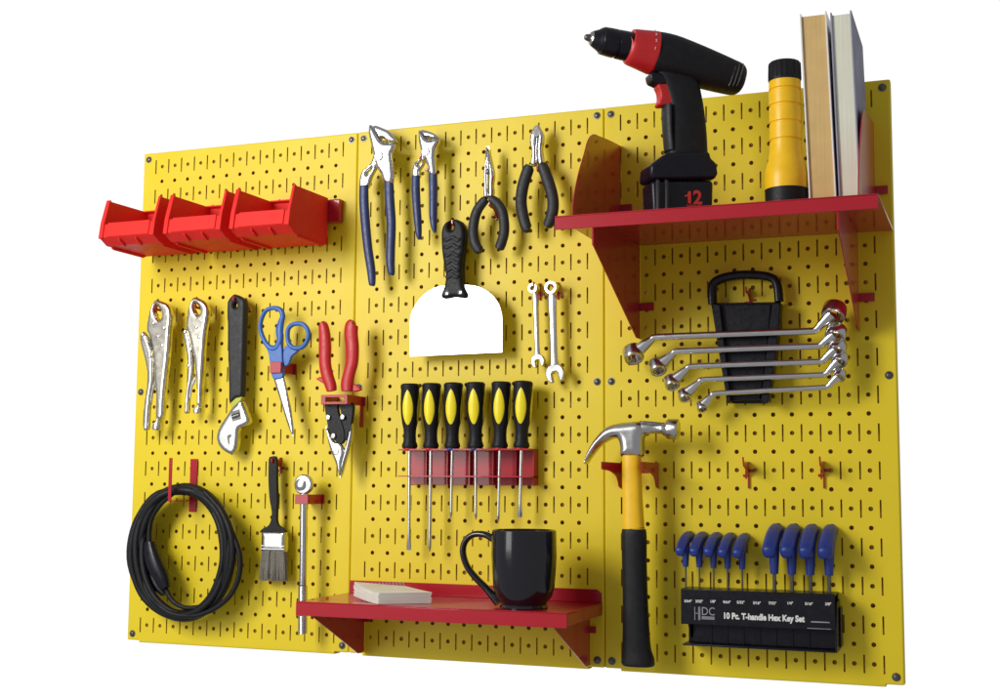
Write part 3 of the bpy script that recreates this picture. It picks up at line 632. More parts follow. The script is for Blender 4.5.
# ------------------------------------------------------------------ scraper
K = (400, 210, 4.518); k = crop(*K); c3 = crop3(*K); y = -1.15
t = thing('drywall_scraper', 'wide bright steel taping scraper with ribbed black handle', 'scraper', (at(456, 355, 0).x, -1, at(456, 357, 0).z))
MB().prism([tuple(p) for p in ([Vector(q) for q in k([(44, 662), (44, 600)], y)] + cr(k([(44, 520), (50, 470), (72, 424), (110, 380), (160, 350), (220, 338), (300, 338), (360, 348), (410, 378), (444, 420), (460, 470), (462, 520)], y), 4) + [Vector(q) for q in k([(462, 600), (462, 644)], y)])], y, y + .05).build('blade', WHT, t, bevel=.012, seg=1)
hd = [tuple(p) for p in cr(k([(250, 44), (280, 54), (296, 84), (298, 130), (294, 180), (286, 240), (286, 300), (292, 350), (306, 380), (300, 398), (270, 396), (248, 394), (222, 400), (198, 400), (190, 384), (204, 350), (212, 300), (204, 250), (196, 200), (192, 140), (194, 90), (212, 58)], y), 3, True)]
hnd = MB().pillow(hd, y - .30, y - .002, .25, .18, [[tuple(p) for p in circ(k([(236, 76)], y)[0], .16, 14, .26)]]).build('handle', RUB, t, ang=60)
MB().prism(hd, y + .052, y + .3, [[tuple(p) for p in circ(k([(236, 76)], y)[0], .16, 14, .26)]]).build('handle', RUB, t, bevel=.12, seg=3)
for i, b in enumerate((124, 158, 194, 228, 262, 292)):
    s_ = 1 - .05 * i; c0 = 240
    P = [c3(c0 + a * s_, b + d, y - .28) for a, d in ((-44, 6), (-34, 12), (-22, 8), (-8, 0), (4, 2), (16, 12), (26, 10), (36, 4))]
    MB().sweep(P, [(.06, .04)] + [(.13, .10)] * 6 + [(.06, .04)], 8, smooth=3).build('grip_rib', RUB, hnd)
for a in ((212, 376), (272, 372)): MB().lathe([(.15, .02), (.15, -.04), (.1, -.06), (.06, -.02), (.01, -.02)], c3(*a, y - .28), (0, 1, 0), 18).build('rivet', CHR, hnd)
hook(453, 224, 'red metal hook through the scraper handle', 1.3, .4)

# ------------------------------------------------------------------ combination wrenches
def comb(K, label, ring, ro, ri, sh_pts, oe, R_, sl, y):
    global c3
    k = crop(*K); c3 = crop3(*K); e = c3(*oe, y)
    t = thing('combination_wrench', label, 'wrench', (e.x, -1, e.z - R_), 'combination wrenches hung side by side')
    c = c3(*ring, y + .15)
    MB().lathe([(ro, .17), (ro, -.17), (ro * .93, -.22), (ri * 1.1, -.22), (ri, -.17), (ri, .17), (ri * 1.1, .22), (ro * .93, .22)], c, (.12, 1, 0), 36, closed=True).build('ring_end', CHR, t)
    P = [c3(a, b, y + .14) for a, b, r in sh_pts]
    MB().sweep(P, [(r, .1) for a, b, r in sh_pts], 16, smooth=4, sq=3.2).build('shank', CHR, t)
    # open end, jaw pointing down
    o = []; th0 = math.asin(sl / R_)
    tilt = R(12)
    for i in range(25):
        a = -math.pi / 2 + th0 * 1.6 + (2 * math.pi - 3.2 * th0) * i / 24; rr = R_ * (1.0 if abs(a - math.pi / 2) > .6 else .95)
        o.append((rr * math.cos(a), rr * math.sin(a) * 1.05))
    o += [(-sl, -R_ * .85), (-sl, R_ * .0), (-sl * .5, R_ * .22), (sl * .5, R_ * .22), (sl, 0), (sl, -R_ * .85)]
    ct, st = math.cos(tilt), math.sin(tilt)
    o = [(e.x + a * ct - b * st, e.z + a * st + b * ct) for a, b in o]
    MB().prism(o, y - .02, y + .3).build('open_end', CHR, t, bevel=.05, seg=3)
K = (520, 270, 5.836)
comb(K, 'smaller of the two chrome combination wrenches, hanging on the left', (82, 108), .29, .155, [(88, 136, .13), (90, 160, .17), (94, 250, .16), (98, 380, .14), (101, 470, .15), (103, 505, .22)], (102, 532), .41, .15, -1.05)
comb(K, 'larger of the two chrome combination wrenches, hanging on the right', (187, 104), .38, .215, [(188, 142, .18), (188, 165, .25), (192, 280, .21), (196, 420, .2), (200, 530, .21), (202, 565, .3)], (202, 605), .56, .2, -1.1)
hook(534.5, 286, 'red metal hook through the ring of the smaller combination wrench', 1.0, .35)
hook(552.5, 285, 'red metal hook through the ring of the larger combination wrench', 1.0, .35)

# ------------------------------------------------------------------ screwdriver rack and six screwdrivers
HX = -1.25
r0 = at(410, 450, 0); r1 = at(538.5, 452, 0); zb = at(470, 485, 0).z; zt = at(470, 449.5, 0).z; zm = at(470, 476, -.6).z
t = thing('screwdriver_rack', 'glossy red metal rack holding six black and yellow screwdrivers', 'rack', ((r0.x + r1.x) / 2, -.8, zb))
MB().box(r0.x, r1.x, -.1, -.03, zb, zt).build('back_plate', RED, t, bevel=.01, seg=1)
xs = [at(p, 455, HX).x for p in (409.6, 430.8, 452.2, 475.6, 499.8, 521.4)]
for zz, th in ((zt, .09), (zm, .07)):
    hl = [circ((x, HX), .16, 14) for x in xs]
    MB().prism([(r0.x, -.101), (r0.x, -1.62), (r1.x, -1.62), (r1.x, -.101)], zz - th, zz, hl, fr=lambda a, b, d: Vector((a, b, d))).build('ledge', RED, t)
MB().box(r1.x - .07, r1.x, -.8, -.101, zb, zt - .1).build('side_plate', RED, t)
for i in range(5): xx = (xs[i] + xs[i + 1]) / 2; MB().box(xx - .03, xx + .03, -.4, -.101, zb, zt - .1).build('divider', RED, t)
tips = [552, 553, 519, 520, 522, 516.5]
desc = ['leftmost black and yellow screwdriver, one of the two with a long shaft', 'second black and yellow screwdriver from the left, with a long shaft', 'third black and yellow screwdriver from the left, with a short shaft',
        'fourth black and yellow screwdriver, third from the right in the rack', 'fifth black and yellow screwdriver, next to last on the right', 'rightmost black and yellow screwdriver with the shortest shaft']
for i, x in enumerate(xs):
    zc = zt + .02
    t = thing('screwdriver', desc[i], 'screwdriver', (x, HX, at(475, tips[i], HX).z), 'screwdrivers standing in the red rack')
    lean = random.uniform(-.02, .03); ax = Vector((lean, 0, 1)).normalized(); o = Vector((x, HX, zc))
    H = 3.85 + random.uniform(-.03, .03)
    pf = [(.28, 0), (.43, .04), (.47, .14), (.45, .26), (.38, .42), (.36, .8), (.38, 1.15), (.46, 1.5), (.53, 2.0), (.56, 2.6), (.55, 3.1), (.54, 3.45), (.57, 3.62), (.57, 3.74), (.48, 3.83), (.1, H)]
    hnd = MB().lathe(pf, o, ax, 28).build('handle', RUB, t)
    def prad(z):
        for (r0_, z0_), (r1_, z1_) in zip(pf, pf[1:]):
            if z0_ <= z <= z1_: return r0_ + (r1_ - r0_) * (z - z0_) / (z1_ - z0_)
        return .5
    n1, n2 = 18, 20
    for dirx, diry in ((.14, -.99), (.93, .36)):  # second oval, on the right, stands in for the handle's reflection in the board
        vs = []; fs = []; dd = Vector((dirx, diry, 0)).normalized(); sd = dd.cross(Vector((0, 0, 1)))
        for a in range(n2 + 1):
            f_ = a / n2; zz = 1.32 + 2.15 * f_; wd = .66 * math.sin(math.pi * f_ ** .85) ** .7 if 0 < a < n2 else .002
            for b in range(n1 + 1):
                u = b / n1 * 2 - 1; an = wd * u; rr = prad(zz) + .035 * math.sqrt(max(0, 1 - u * u)) * min(1, 6 * f_ * (1 - f_)) - .008
                vs.append(o + ax * zz + (sd * math.sin(an) + dd * math.cos(an)) * rr)
        for a in range(n2):
            for b in range(n1): q = a * (n1 + 1) + b; fs.append((q, q + 1, q + n1 + 2, q + n1 + 1))
        MB().add(vs, fs).build('inset_and_reflection', YIN, hnd)
    MB().lathe([(.36, -.12), (.40, -.1), (.42, -.02), (.42, .02)], o + Vector((0, 0, .0)), ax, 24).build('ferrule', [REDG, REDG, KBL, NAV, REDG, REDG][i], t)
    zz = at(475, tips[i], HX).z; L_ = zc - zz; r_ = .10 if i < 2 else .09
    flat = i in (0, 5)
    if flat: prof = [((.10, .10)), ((.10, .10)), ((.10, .10)), ((.15, .05)), ((.13, .02))]; hh = [.1, L_ - 1.0, L_ - .7, L_ - .2, L_]
    else: prof = [(r_, r_), (r_, r_), (r_, r_), (r_ * .9, r_ * .9), (.02, .02)]; hh = [.1, L_ - 1.0, L_ - .4, L_ - .22, L_]
    MB().sweep([o - ax * h_ for h_ in hh], prof, 14).build('shaft', CHR, t)

# ------------------------------------------------------------------ mug
c = at(524, 560, -4.7); cx = c.x; t = thing('mug', 'glossy black mug with a large ear handle standing on the small shelf', 'mug', (cx, -4.7, Z2))
zt = at(524, 531, -6.4).z - Z2; r = (at(556, 560, -4.7).x - at(492, 560, -4.7).x) / 2 * .965
pf = [(1.15, .0), (1.28, .0), (1.30, .07), (1.22, .2), (1.28, .34), (1.5, .6), (1.64, 1.1), (r * .97, 1.9), (r, 2.8), (r * .99, 3.6), (r * .985, zt - .05), (r * .95, zt), (r * .90, zt - .05), (r * .89, 3.3), (r * .9, 2), (1.5, .9), (1.1, .45), (.02, .4)]
MB().lathe([(.02, .05)] + [(1.1, .08)] + pf, (cx, -4.7, Z2), (0, 0, 1), 64).build('body', GLS, t)
P = [at(a, b, -4.9) for a, b in ((496, 541), (486, 535), (474, 534.5), (465.5, 541), (463, 552), (467, 566), (476, 578), (486, 588), (494, 597), (499, 603))]
MB().sweep(P, [(.2, .3), (.18, .27), (.17, .25), (.17, .25), (.17, .25), (.17, .25), (.18, .26), (.19, .28), (.24, .32), (.25, .34)], 18, smooth=5).build('handle', GLS, t)

# ------------------------------------------------------------------ notepad
F = Vector((21.0, -6.2)); L0 = Vector((18.2, -3.7)); Rr = Vector((23.4, -4.5)); Bk = L0 + Rr - F
t = thing('notepad', 'small spiral notepad with curled white pages lying on the bottom shelf', 'notepad', ((F.x + Bk.x) / 2, (F.y + Bk.y) / 2, Z2))
for i in range(14):
    z0 = Z2 + .02 + i * .044; lift = .32 * (1 - i / 18); j = random.uniform(-.03, .03)
    mb = MB(); vs = []; fs = []; n = 10
    for a in range(n + 1):
        u = a / n; cu = lift * (1 - min(1, u * 1.5)) ** 2 if False else .34 * max(0, 1 - u * 1.2) ** 1.6 * (.5 + i / 26)
        p = L0.lerp(F, u) + (Vector((j, j))); q = Bk.lerp(Rr, u) + Vector((j, j))
        vs += [(p.x, p.y, z0 + cu), (q.x, q.y, z0 + cu * .2), (q.x, q.y, z0 + cu * .2 + .03), (p.x, p.y, z0 + cu + .03)]
    for a in range(n):
        o = a * 4
        for b in range(4): fs.append((o + b, o + (b + 1) % 4, o + 4 + (b + 1) % 4, o + 4 + b))
    fs += [(0, 3, 2, 1), (n * 4, n * 4 + 1, n * 4 + 2, n * 4 + 3)]
    if i == 0: allmb = mb
    if i: allmb.add(vs, fs)
    else: mb.add(vs, fs)
allmb.build('pages', PAD, t)
sp = MB()
for i in range(15):
    u = (i + .5) / 15; p = L0.lerp(Bk, u); zc = Z2 + .62
    rr_ = .13; d = (L0 - F).normalized()
    sp.sweep([Vector((p.x, p.y, zc)) + Vector((d.x, d.y, 0)) * (math.cos(a) * rr_) + Vector((0, 0, .14 + math.sin(a) * rr_)) for a in [k_ * 2 * math.pi / 10 for k_ in range(10)]], .025, 6, closed=True, ref=(Bk.x - L0.x, Bk.y - L0.y, 0))
sp.build('spiral_binding', GINK, t)

# ------------------------------------------------------------------ cordless drill (stands on its battery, nose towards the viewer's left)
O = Vector((38.3, -6.0, 0)); un = Vector((-.82, -.572, 0)).normalized(); rt = -un; nn = Vector((rt.y, -rt.x, 0))
DK = (570, 10, 3.332)
def dq(a, b, off=0):
    p = on_plane(DK[0] + a / DK[2], DK[1] + b / DK[2], O + nn * off, nn); return p
def d2(pts, off=0): return [((p - O).dot(rt), p.z) for p in (dq(a, b, off) for a, b in pts)]
DF = lambda a, b, d: O + rt * a + Vector((0, 0, b)) + nn * d
t = thing('cordless_drill', 'black cordless drill with red collar and trigger standing on the big shelf', 'drill', (O.x, O.y, ZS))
def dsweep(pts, name, material, n=28, sm=3, sq=2.0, ry=None, par=None):
    P = [dq(a, b) for a, b, r in pts]; s_ = [r / DK[2] / 19.3 for a, b, r in pts]
    return MB().sweep(P, [(r, r * (ry or 1)) for r in s_], n, smooth=sm, sq=sq, ref=nn).build(name, material, par or t)
hous = dsweep([(274, 141, 60), (276, 142, 68), (330, 157, 72), (400, 179, 68), (470, 203, 63), (530, 223, 57), (556, 231, 53), (570, 235, 42), (575, 237, 20)], 'housing', RUB, sq=2.5)
clu = dsweep([(196, 121, 50), (199, 122, 59), (225, 129, 64), (270, 141, 72), (277, 143, 72), (278, 143, 60)], 'clutch_collar', REDG, sm=2)
chk = dsweep([(98, 100, 34), (104, 101, 43), (112, 103, 46), (150, 112, 48), (152, 113, 44), (156, 114, 44), (158, 114, 48), (196, 122, 49), (204, 124, 46)], 'chuck', BLK, sm=2)
dsweep([(70, 93, 20), (74, 94, 25), (90, 98, 33), (100, 100, 40)], 'chuck_nose', BLK, sm=2, par=chk)
dsweep([(65, 92, 16), (68, 92.5, 21), (73, 94, 24.5)], 'chuck_ring', SAT, sm=1, par=chk)
dsweep([(48, 89, 5), (52, 90, 10), (66, 93, 13)], 'jaws', DRK, sm=1, par=chk)
# handle
MB().sweep([dq(a, b) for a, b in ((352, 200), (368, 260), (383, 330), (389, 400), (388, 470), (388, 520))], [(1.2, .62), (1.02, .62), (.98, .62), (1.02, .62), (1.1, .66), (1.15, .7)], 24, smooth=4, sq=2.8, ref=nn).build('handle', RUB, t)
mb = MB().prism([tuple(p) for p in cr(d2([(262, 214), (300, 220), (330, 240), (300, 256), (280, 250), (264, 240)]), 3, True)], -.45, .45, fr=DF); mb.build('trigger_guard', BLK, t, bevel=.08)
MB().prism([tuple(p) for p in cr(d2([(284, 254), (310, 252), (345, 262), (345, 312), (320, 322), (288, 322), (294, 300), (292, 276)]), 3, True)], -.32, .42, fr=DF).build('trigger', REDG, t, bevel=.1, seg=3)
MB().sweep([dq(a, b, .1) for a, b in ((322, 318), (322, 340), (324, 400), (330, 470))], [(.2, .5), (.22, .52), (.2, .5), (.2, .5)], 16, smooth=3, ref=nn).build('front_grip', GRY, t)
MB().prism(d2([(300, 490), (318, 482), (455, 478), (458, 500), (478, 516), (482, 552), (472, 570), (264, 570), (258, 560), (260, 520)], .5), -.8, 1.0, fr=DF).build('battery_clamp', BLK, t, bevel=.2, seg=4)
q = d2([(264, 572), (470, 572), (466, 690), (270, 690)], .5); zlo = ZS + .002; q = [(q[0][0], q[0][1]), (q[1][0], q[1][1]), (q[2][0], zlo), (q[3][0], zlo)]
bat = MB().prism(q, -.7, .9, fr=DF).build('battery', BLK, t, bevel=.22, seg=4)
for a in (293, 322):
    rb = MB(); p = dq(a, 566, .9); z_ = p.z; aa = (p - O).dot(rt)
    rb.sweep([DF(aa, zlo + .1, .9), DF(aa, z_ - .1, .9), DF(aa, z_, .82)], [(.12, .14), (.12, .14), (.08, .08)], 12, ref=nn); rb.build('battery_rib', GRY, bat)
p = dq(383, 643, .91)
one = [(0, .40), (.10, .42), (.17, .50), (.19, .62), (.33, .62), (.33, .0), (.17, .0), (.17, .40), (.10, .34), (0, .33)]
MB().prism([((p - O).dot(rt) + a, p.z + b) for a, b in one], .895, .915, fr=DF).build('lettering', RINK, bat)
lettering('2', .98, p + rt * .45, rt, (0, 0, 1), RINK, bat, bold=.03, xs=1.0)
p2 = dq(389, 661, .91)
lettering('VOLT', .30, p2, rt, (0, 0, 1), RINK, bat, bold=.006)
# clutch numbers follow the collar
pa = dq(262, 138); pb = dq(225, 129); axd = (pa - pb).normalized(); up = axd.cross(nn).normalized()
if up.z < 0: up = -up
for i, s_ in enumerate('1234'):
    an = R(-14 + i * 21); rad = 72 / DK[2] / 19.3 + .03; dirv = nn * math.cos(an) + up * math.sin(an); tang = -nn * math.sin(an) + up * math.cos(an)
    lettering(s_, .2, pa - axd * .08 + dirv * rad, -axd.cross(dirv).cross(dirv) if False else axd, tang, INK, clu, bold=.004)
for i, a in enumerate((532, 545, 558)):
    P = [dq(a - .30 * (b - 200) , b, .1) for b in (190, 205, 225, 250, 265)]
    MB().sweep([p_ + nn * .82 * (.78 if j in (0, 4) else .93) for j, p_ in enumerate(P)], [.02, .035, .035, .035, .02], 8).build('vent_slot', DRK, hous)

# ------------------------------------------------------------------ flashlight
t = thing('flashlight', 'yellow flashlight with black ends standing upright beside the books', 'flashlight', (43.3, -6.3, ZS))
o = (43.34, -6.3, ZS); HT = at(785, 62.5, -6.3).z - ZS
MB().lathe([(.9, .0), (1.0, .0), (1.06, .06), (1.06, 1.0), (1.08, 1.12), (.6, 1.2)], o, (0, 0, 1), 40).build('lens_cap', RUB, t)
pf = [(1.0, 1.1), (1.06, 1.13), (1.07, 1.35), (1.07, 1.75), (1.02, 2.1), (.88, 2.65), (.81, 3.1)]
zz = 3.1
for g in (3.6, 4.5, 5.4, 6.2): pf += [(.80, g - .07), (.735, g - .03), (.735, g + .03), (.80, g + .07)]
pf += [(.78, 6.9), (.78, HT - 1.0), (.6, HT - .95)]
MB().lathe(pf, o, (0, 0, 1), 48).build('barrel', YPL, t)
capm = MB(); n = 72; ring = lambda r_, z_, k_: [(o[0] + (r_ * (1 - (k_ if (i // 2) % 2 else 0))) * math.cos(2 * math.pi * i / n), o[1] + (r_ * (1 - (k_ if (i // 2) % 2 else 0))) * math.sin(2 * math.pi * i / n), o[2] + z_) for i in range(n)]
lev = [ring(.7, HT - 1.02, 0), ring(.80, HT - 1.0, 0), ring(.83, HT - .9, .0), ring(.83, HT - .86, .05), ring(.81, HT - .1, .06), ring(.75, HT - .02, .05), ring(.7, HT, 0)]
vs = [p for l in lev for p in l]; fs = []
for i in range(len(lev) - 1):
    for j in range(n): l_ = (j + 1) % n; fs.append((i * n + j, i * n + l_, (i + 1) * n + l_, (i + 1) * n + j))
fs.append(tuple((len(lev) - 1) * n + j for j in range(n))); fs.append(tuple(range(n - 1, -1, -1)))
capm.add(vs, fs).build('tail_cap', RUB, t)

# ------------------------------------------------------------------ books
def book(label, x0, x1, xt, H, pages, cl, crm, y0=-6.85, D=5.7, th=.085):
    t = thing('book', label, 'book', ((x0 + x1) / 2, y0, ZS), 'books standing on the big shelf')
    z1 = ZS + H
    def blk(a, b, ya, yb, za, zb_):
        m = MB(); f = lambda x, z: x + xt * (z - ZS) / H
        m.add([(f(x, z), y, z) for x in (a, b) for y in (ya, yb) for z in (za, zb_)], [(0, 1, 3, 2), (4, 6, 7, 5), (0, 4, 5, 1), (2, 3, 7, 6), (0, 2, 6, 4), (1, 5, 7, 3)]); return m
    blk(x0, x0 + th, y0, y0 + D, ZS, z1).build('cover', cl, t, bevel=.02)
    blk(x1 - th, x1, y0, y0 + D, ZS, z1).build('cover', crm, t, bevel=.02)
    blk(x0 + th + .001, x1 - th - .001, y0 + D - th, y0 + D, ZS, z1).build('spine', crm, t, bevel=.02)
    blk(x0 + th + .004, x1 - th - .004, y0 + .12, y0 + D - th - .01, ZS + .1, z1 - .13).build('page_block', pages, t)
book('hardcover book with tan page edges, leaning beside the yellow flashlight', 44.52, 45.84, -.32, 9.92, MAN, CVW, CVW)
book('hardcover book with cream page edges and slate blue cover, on the far right', 45.95, 46.99, -.27, 9.82, PAP, CVB, CVB, y0=-6.8)

# ------------------------------------------------------------------ offset wrench rack
K = (700, 265, 434 / 90); k = crop(*K); c3 = crop3(*K); y = -1.0
t = thing('wrench_rack', 'black plastic tapered rack with open loop holding five offset wrenches', 'rack', (at(747, 400, 0).x, -.5, at(747, 405, 0).z))
out = [tuple(p) for p in cr(k([(52, 120), (56, 88), (80, 64), (140, 44), (220, 36), (300, 40), (350, 50), (376, 76), (388, 120)], y), 4)] + k([(392, 180), (372, 400), (326, 668), (230, 672), (132, 668), (92, 400), (54, 200)], y)
hole = k([(76, 184), (72, 110), (96, 90), (150, 76), (220, 70), (300, 74), (346, 84), (362, 110), (364, 176)], y)
lp = [c3(a, b, -.75) for a, b in ((62, 190), (60, 120), (70, 86), (110, 64), (170, 52), (230, 48), (300, 52), (352, 66), (374, 100), (382, 176))]
MB().sweep(lp, (.2, .3), 14, smooth=4, sq=3).build('loop', BLK, t) if False else MB().sweep(lp, [(.24, .34)] * len(lp), 14, smooth=4, sq=3).build('loop', BLK, t)
MB().prism(k([(54, 184), (390, 178), (372, 400), (326, 668), (132, 668), (92, 400)], -.5), -.55, -.35).build('back_plate', BLK, t, bevel=.04)
MB().prism(k([(98, 190), (346, 186), (324, 420), (306, 560), (292, 650), (140, 656), (128, 520), (110, 340)], -1.0), -1.05, -.551).build('panel', BLK, t, bevel=.08, seg=3)
for e in ([(54, 186), (98, 190), (114, 340), (150, 660), (132, 668), (92, 430)], [(346, 186), (390, 180), (372, 400), (330, 664), (294, 655), (318, 440)]):
    MB().prism(k(e, -1.35), -1.4, -.56).build('side_rail', BLK, t, bevel=.06)
K6 = crop3(620, 265, 4.517); K7 = crop3(730, 265, 4.515)
WR = [  # left knee, left head, right knee, right head, head radius, height
    ((158, 326), (60, 402), (382, 298), (470, 212), .80, .62),
    ((252, 390), (170, 460), (404, 366), (478, 308), .68, .55),
    ((316, 458), (234, 530), (412, 436), (484, 375), .60, .50),
    ((370, 518), (292, 588), (428, 496), (496, 425), .52, .45),
    ((424, 580), (370, 640), (438, 552), (494, 497), .42, .38)]
names = ['topmost and longest chrome offset wrench in the black rack', 'second chrome offset wrench from the top of the black rack', 'middle of the five chrome offset wrenches in the black rack', 'fourth chrome offset wrench down in the black rack', 'lowest and shortest chrome offset wrench in the black rack']
for i, (lk, lh, rk, rh, hr, hh) in enumerate(WR):
    y = -1.6; A = K6(*lh, y); B_ = K6(*lk, y); C_ = K7(*rk, y); D_ = K7(*rh, y)
    t = thing('offset_wrench', names[i], 'wrench', ((A.x + D_.x) / 2, y, A.z - .3), 'chrome offset wrenches stacked in the black rack')
    r_ = .195 - .012 * i
    def lerp(p, q, f): return p.lerp(q, f)
    P = [lerp(A, B_, .15), lerp(A, B_, .55), lerp(A, B_, .85), lerp(B_, A, .03), lerp(B_, C_, .06), lerp(B_, C_, .5), lerp(C_, B_, .06), lerp(C_, D_, .05), lerp(C_, D_, .3), lerp(C_, D_, .6), lerp(C_, D_, .85)]
    rr = [(r_ * 2.0, r_ * 1.8), (r_ * 1.5, r_ * 1.5), (r_ * 1.05, r_ * 1.2), (r_, r_ * 1.15), (r_, r_ * 1.1), (r_, r_ * 1.1), (r_, r_ * 1.1), (r_, r_ * 1.15), (r_ * 1.15, r_ * 1.3), (r_ * 1.5, r_ * 1.6), (r_ * 1.9, r_ * 1.9)]
    MB().sweep(P, rr, 16, smooth=4, sq=2.4).build('shank', CHR, t)
    for c_, ax, s_ in ((A, Vector((.35, -.55, -.85)), 1), (D_, Vector((-.1, -.62, -.8)), 2)):
        R0 = hr * (.70 if s_ == 1 else .80); ri = R0 * .66; h_ = hh * .6
        # twelve-point socket ring
        mb = MB(); q = ax.normalized().to_track_quat('Z', 'Y'); X = q @ Vector((1, 0, 0)); Y_ = q @ Vector((0, 1, 0)); ax_ = ax.normalized(); n = 48
        lev = [(R0 * .93, -h_, 0), (R0, -h_ * .75, 0), (R0, h_ * .75, 0), (R0 * .92, h_, 0), (ri * 1.1, h_, 0), (ri, h_ * .9, 1), (ri, -h_ * .9, 1), (ri * 1.1, -h_, 0)]
        vs = []; fs = []
        for rad, hz, st in lev:
            for j in range(n):
                a = 2 * math.pi * j / n; rr_ = rad * (1 - (.10 if (j % 4) == 0 else 0) * st); vs.append(c_ + ax_ * hz + (X * math.cos(a) + Y_ * math.sin(a)) * rr_)
        for u in range(len(lev)):
            v_ = (u + 1) % len(lev)
            for j in range(n): l_ = (j + 1) % n; fs.append((u * n + j, u * n + l_, v_ * n + l_, v_ * n + j))
        mb.add(vs, fs).build('ring_end', CHR, t)
hook(746.5, 291, 'red metal hook holding the loop of the black wrench rack', 1.1, .3, down=1.1)

# ------------------------------------------------------------------ hammer
K = (575, 410, 2.592); k = crop(*K); c3 = crop3(*K); y = -2.2
t = thing('claw_hammer', 'claw hammer with yellow shaft and black grip resting in a red holder', 'hammer', (at(637, 660, y).x, y, at(637, 665, y).z))
def oval(P, rr, nm, m_, **kw): return MB().sweep(P, rr, 22, smooth=4, sq=2.6, **kw).build(nm, m_, t)
oval([c3(a, b, y) for a, b in ((147, 118), (147, 160), (149, 220), (151, 280), (153, 318))], [(.50, .42), (.52, .45), (.53, .45), (.56, .48), (.58, .48)], 'shaft', YPL)
oval([c3(a, b, y) for a, b in ((153, 310), (153, 316), (154, 400), (156, 480), (158, 560), (160, 620), (163, 650), (163, 662), (163, 664))], [(.5, .42), (.66, .55), (.66, .55), (.66, .56), (.70, .58), (.76, .62), (.88, .68), (.84, .66), (.6, .45)], 'grip', RUB)
MB().pillow([tuple(p) for p in cr(k([(28, 140), (24, 134), (34, 106), (52, 76), (78, 48), (108, 36), (140, 32), (168, 30), (182, 40), (184, 56), (176, 76), (174, 118), (148, 122), (120, 120), (118, 96), (112, 76), (92, 76), (66, 92), (44, 118)], y), 4, True)], y - .48, y + .42, .5, .38).build('claw_head', SAT, t, ang=60)
a = c3(176, 46, y); b = c3(268, 50, y); ax = b - a; L_ = ax.length
MB().lathe([(.36, -.1), (.38, .1), (.30, L_ * .28), (.30, L_ * .5), (.36, L_ * .62), (.53, L_ * .70), (.55, L_ * .72), (.55, L_ * .97), (.5, L_)], a, ax, 32).build('striking_face', SAT, t)
MB().prism(k([(168, 28), (196, 30), (236, 34), (236, 42), (196, 42), (180, 46)], y - .1), y - .3, y + .3).build('cheek', DRK, t, bevel=.05)
t = thing('hammer_holder', 'red metal bracket with two curved prongs holding the hammer head', 'holder', (at(640, 470, 0).x, -1.3, at(640, 486, 0).z), 'red metal strap holders')
zt = at(600, 462, -2.9).z; x0 = at(610, 462, -2.6).x
def prongx(x): return MB().xprism([tuple(p) for p in ([Vector((-3.9, zt)), Vector((-3.9, zt - .4))] + cr([(-3.5, zt - .44), (-2.3, zt - .5), (-1.0, zt - .8), (-.5, zt - 1.35)], 4) + [Vector((-.03, zt - 1.45)), Vector((-.03, zt))])], x, x + .07)
xL = at(622, 470, 0).x - .07; xR = at(659, 470, 0).x - .07
for x in (xL, xR): prongx(x).build('prong', RED, t, bevel=.02)
mb = MB().box(xL + .071, xR - .001, -.1, -.03, zt - .55, zt); mb.build('back_plate', RED, t, bevel=.02)

# ------------------------------------------------------------------ hex key stand and nine keys
KX = (670, 510, 4.667); c3 = crop3(*KX); k = crop(*KX); y = -1.9
A = c3(50, 372, y); B_ = c3(768, 390, y); Cb = c3(56, 532, y); x0, x1 = A.x, B_.x; zt = (A.z + B_.z) / 2; zm = Cb.z; zb = c3(60, 632, -2.0).z; xr = c3(800, 460, -.6).x
t = thing('hex_key_stand', 'black hex key stand with white lettering and ten numbered slots', 'stand', ((x0 + x1) / 2, -1, zb))
fp = MB().box(x0, x1, y, y + .1, zm, zt).build('front_panel', BLK, t, bevel=.03)
# top with sockets
keysx = [c3(a, 360, -.95).x for a in (74, 138, 204, 270, 338)] + [c3(a, 375, -.95).x for a in (488, 570, 656, 744)]
hl = [circ((x, -.95), .11 if i < 5 else .17, 12) for i, x in enumerate(keysx)]
MB().prism([(x0, y + .101), (x1, y + .101), (x1, -.1), (x0, -.1)], zt - .1, zt, hl, fr=lambda a, b, d: Vector((a, b, d))).build('top_plate', BLK, t)
MB().box(x0 + .05, xr - .2, -.3, -.05, zb, zt - .101).build('back_panel', BLK, t, bevel=.02)
MB().xprism([(-.301, zt - .35), (-1.5, zt - .5), (y + .05, zm + .3), (y - .1, zb + .12), (y - .1, zb), (-.301, zb)], x1 - .02, x1 + .08).build('side_panel', BLK, t, bevel=.03)
MB().xprism([(-.301, zt - .102), (y + .11, zt - .102), (y + .11, zm), (-1.4, zb + .4), (-.301, zb + .2)], x0 + .35, x0 + .45).build('side_panel', BLK, t, bevel=.03)
MB().box(x0 + .1, x1 - .021, -2.0, -.301, zb, zb + .1).build('bottom_tray', BLK, t, bevel=.03)
MB().box(x0 + .5, x1 - .03, -1.35, -.301, zb + .101, zm + .5).build('lower_block', BLK, t, bevel=.05)
MB().box(x1 + .081, xr, -.9, -.05, zb + .15, zt - .75).build('side_step', BLK, t, bevel=.06)
for i in range(7): xx = x0 + 1.5 + i * .85; MB().box(xx, xx + .05, -1.40, -1.351, zb + .101, zm).build('divider', BLK, t)
xd = (1, 0, 0); ud = (0, 0, 1); yl = y - .008
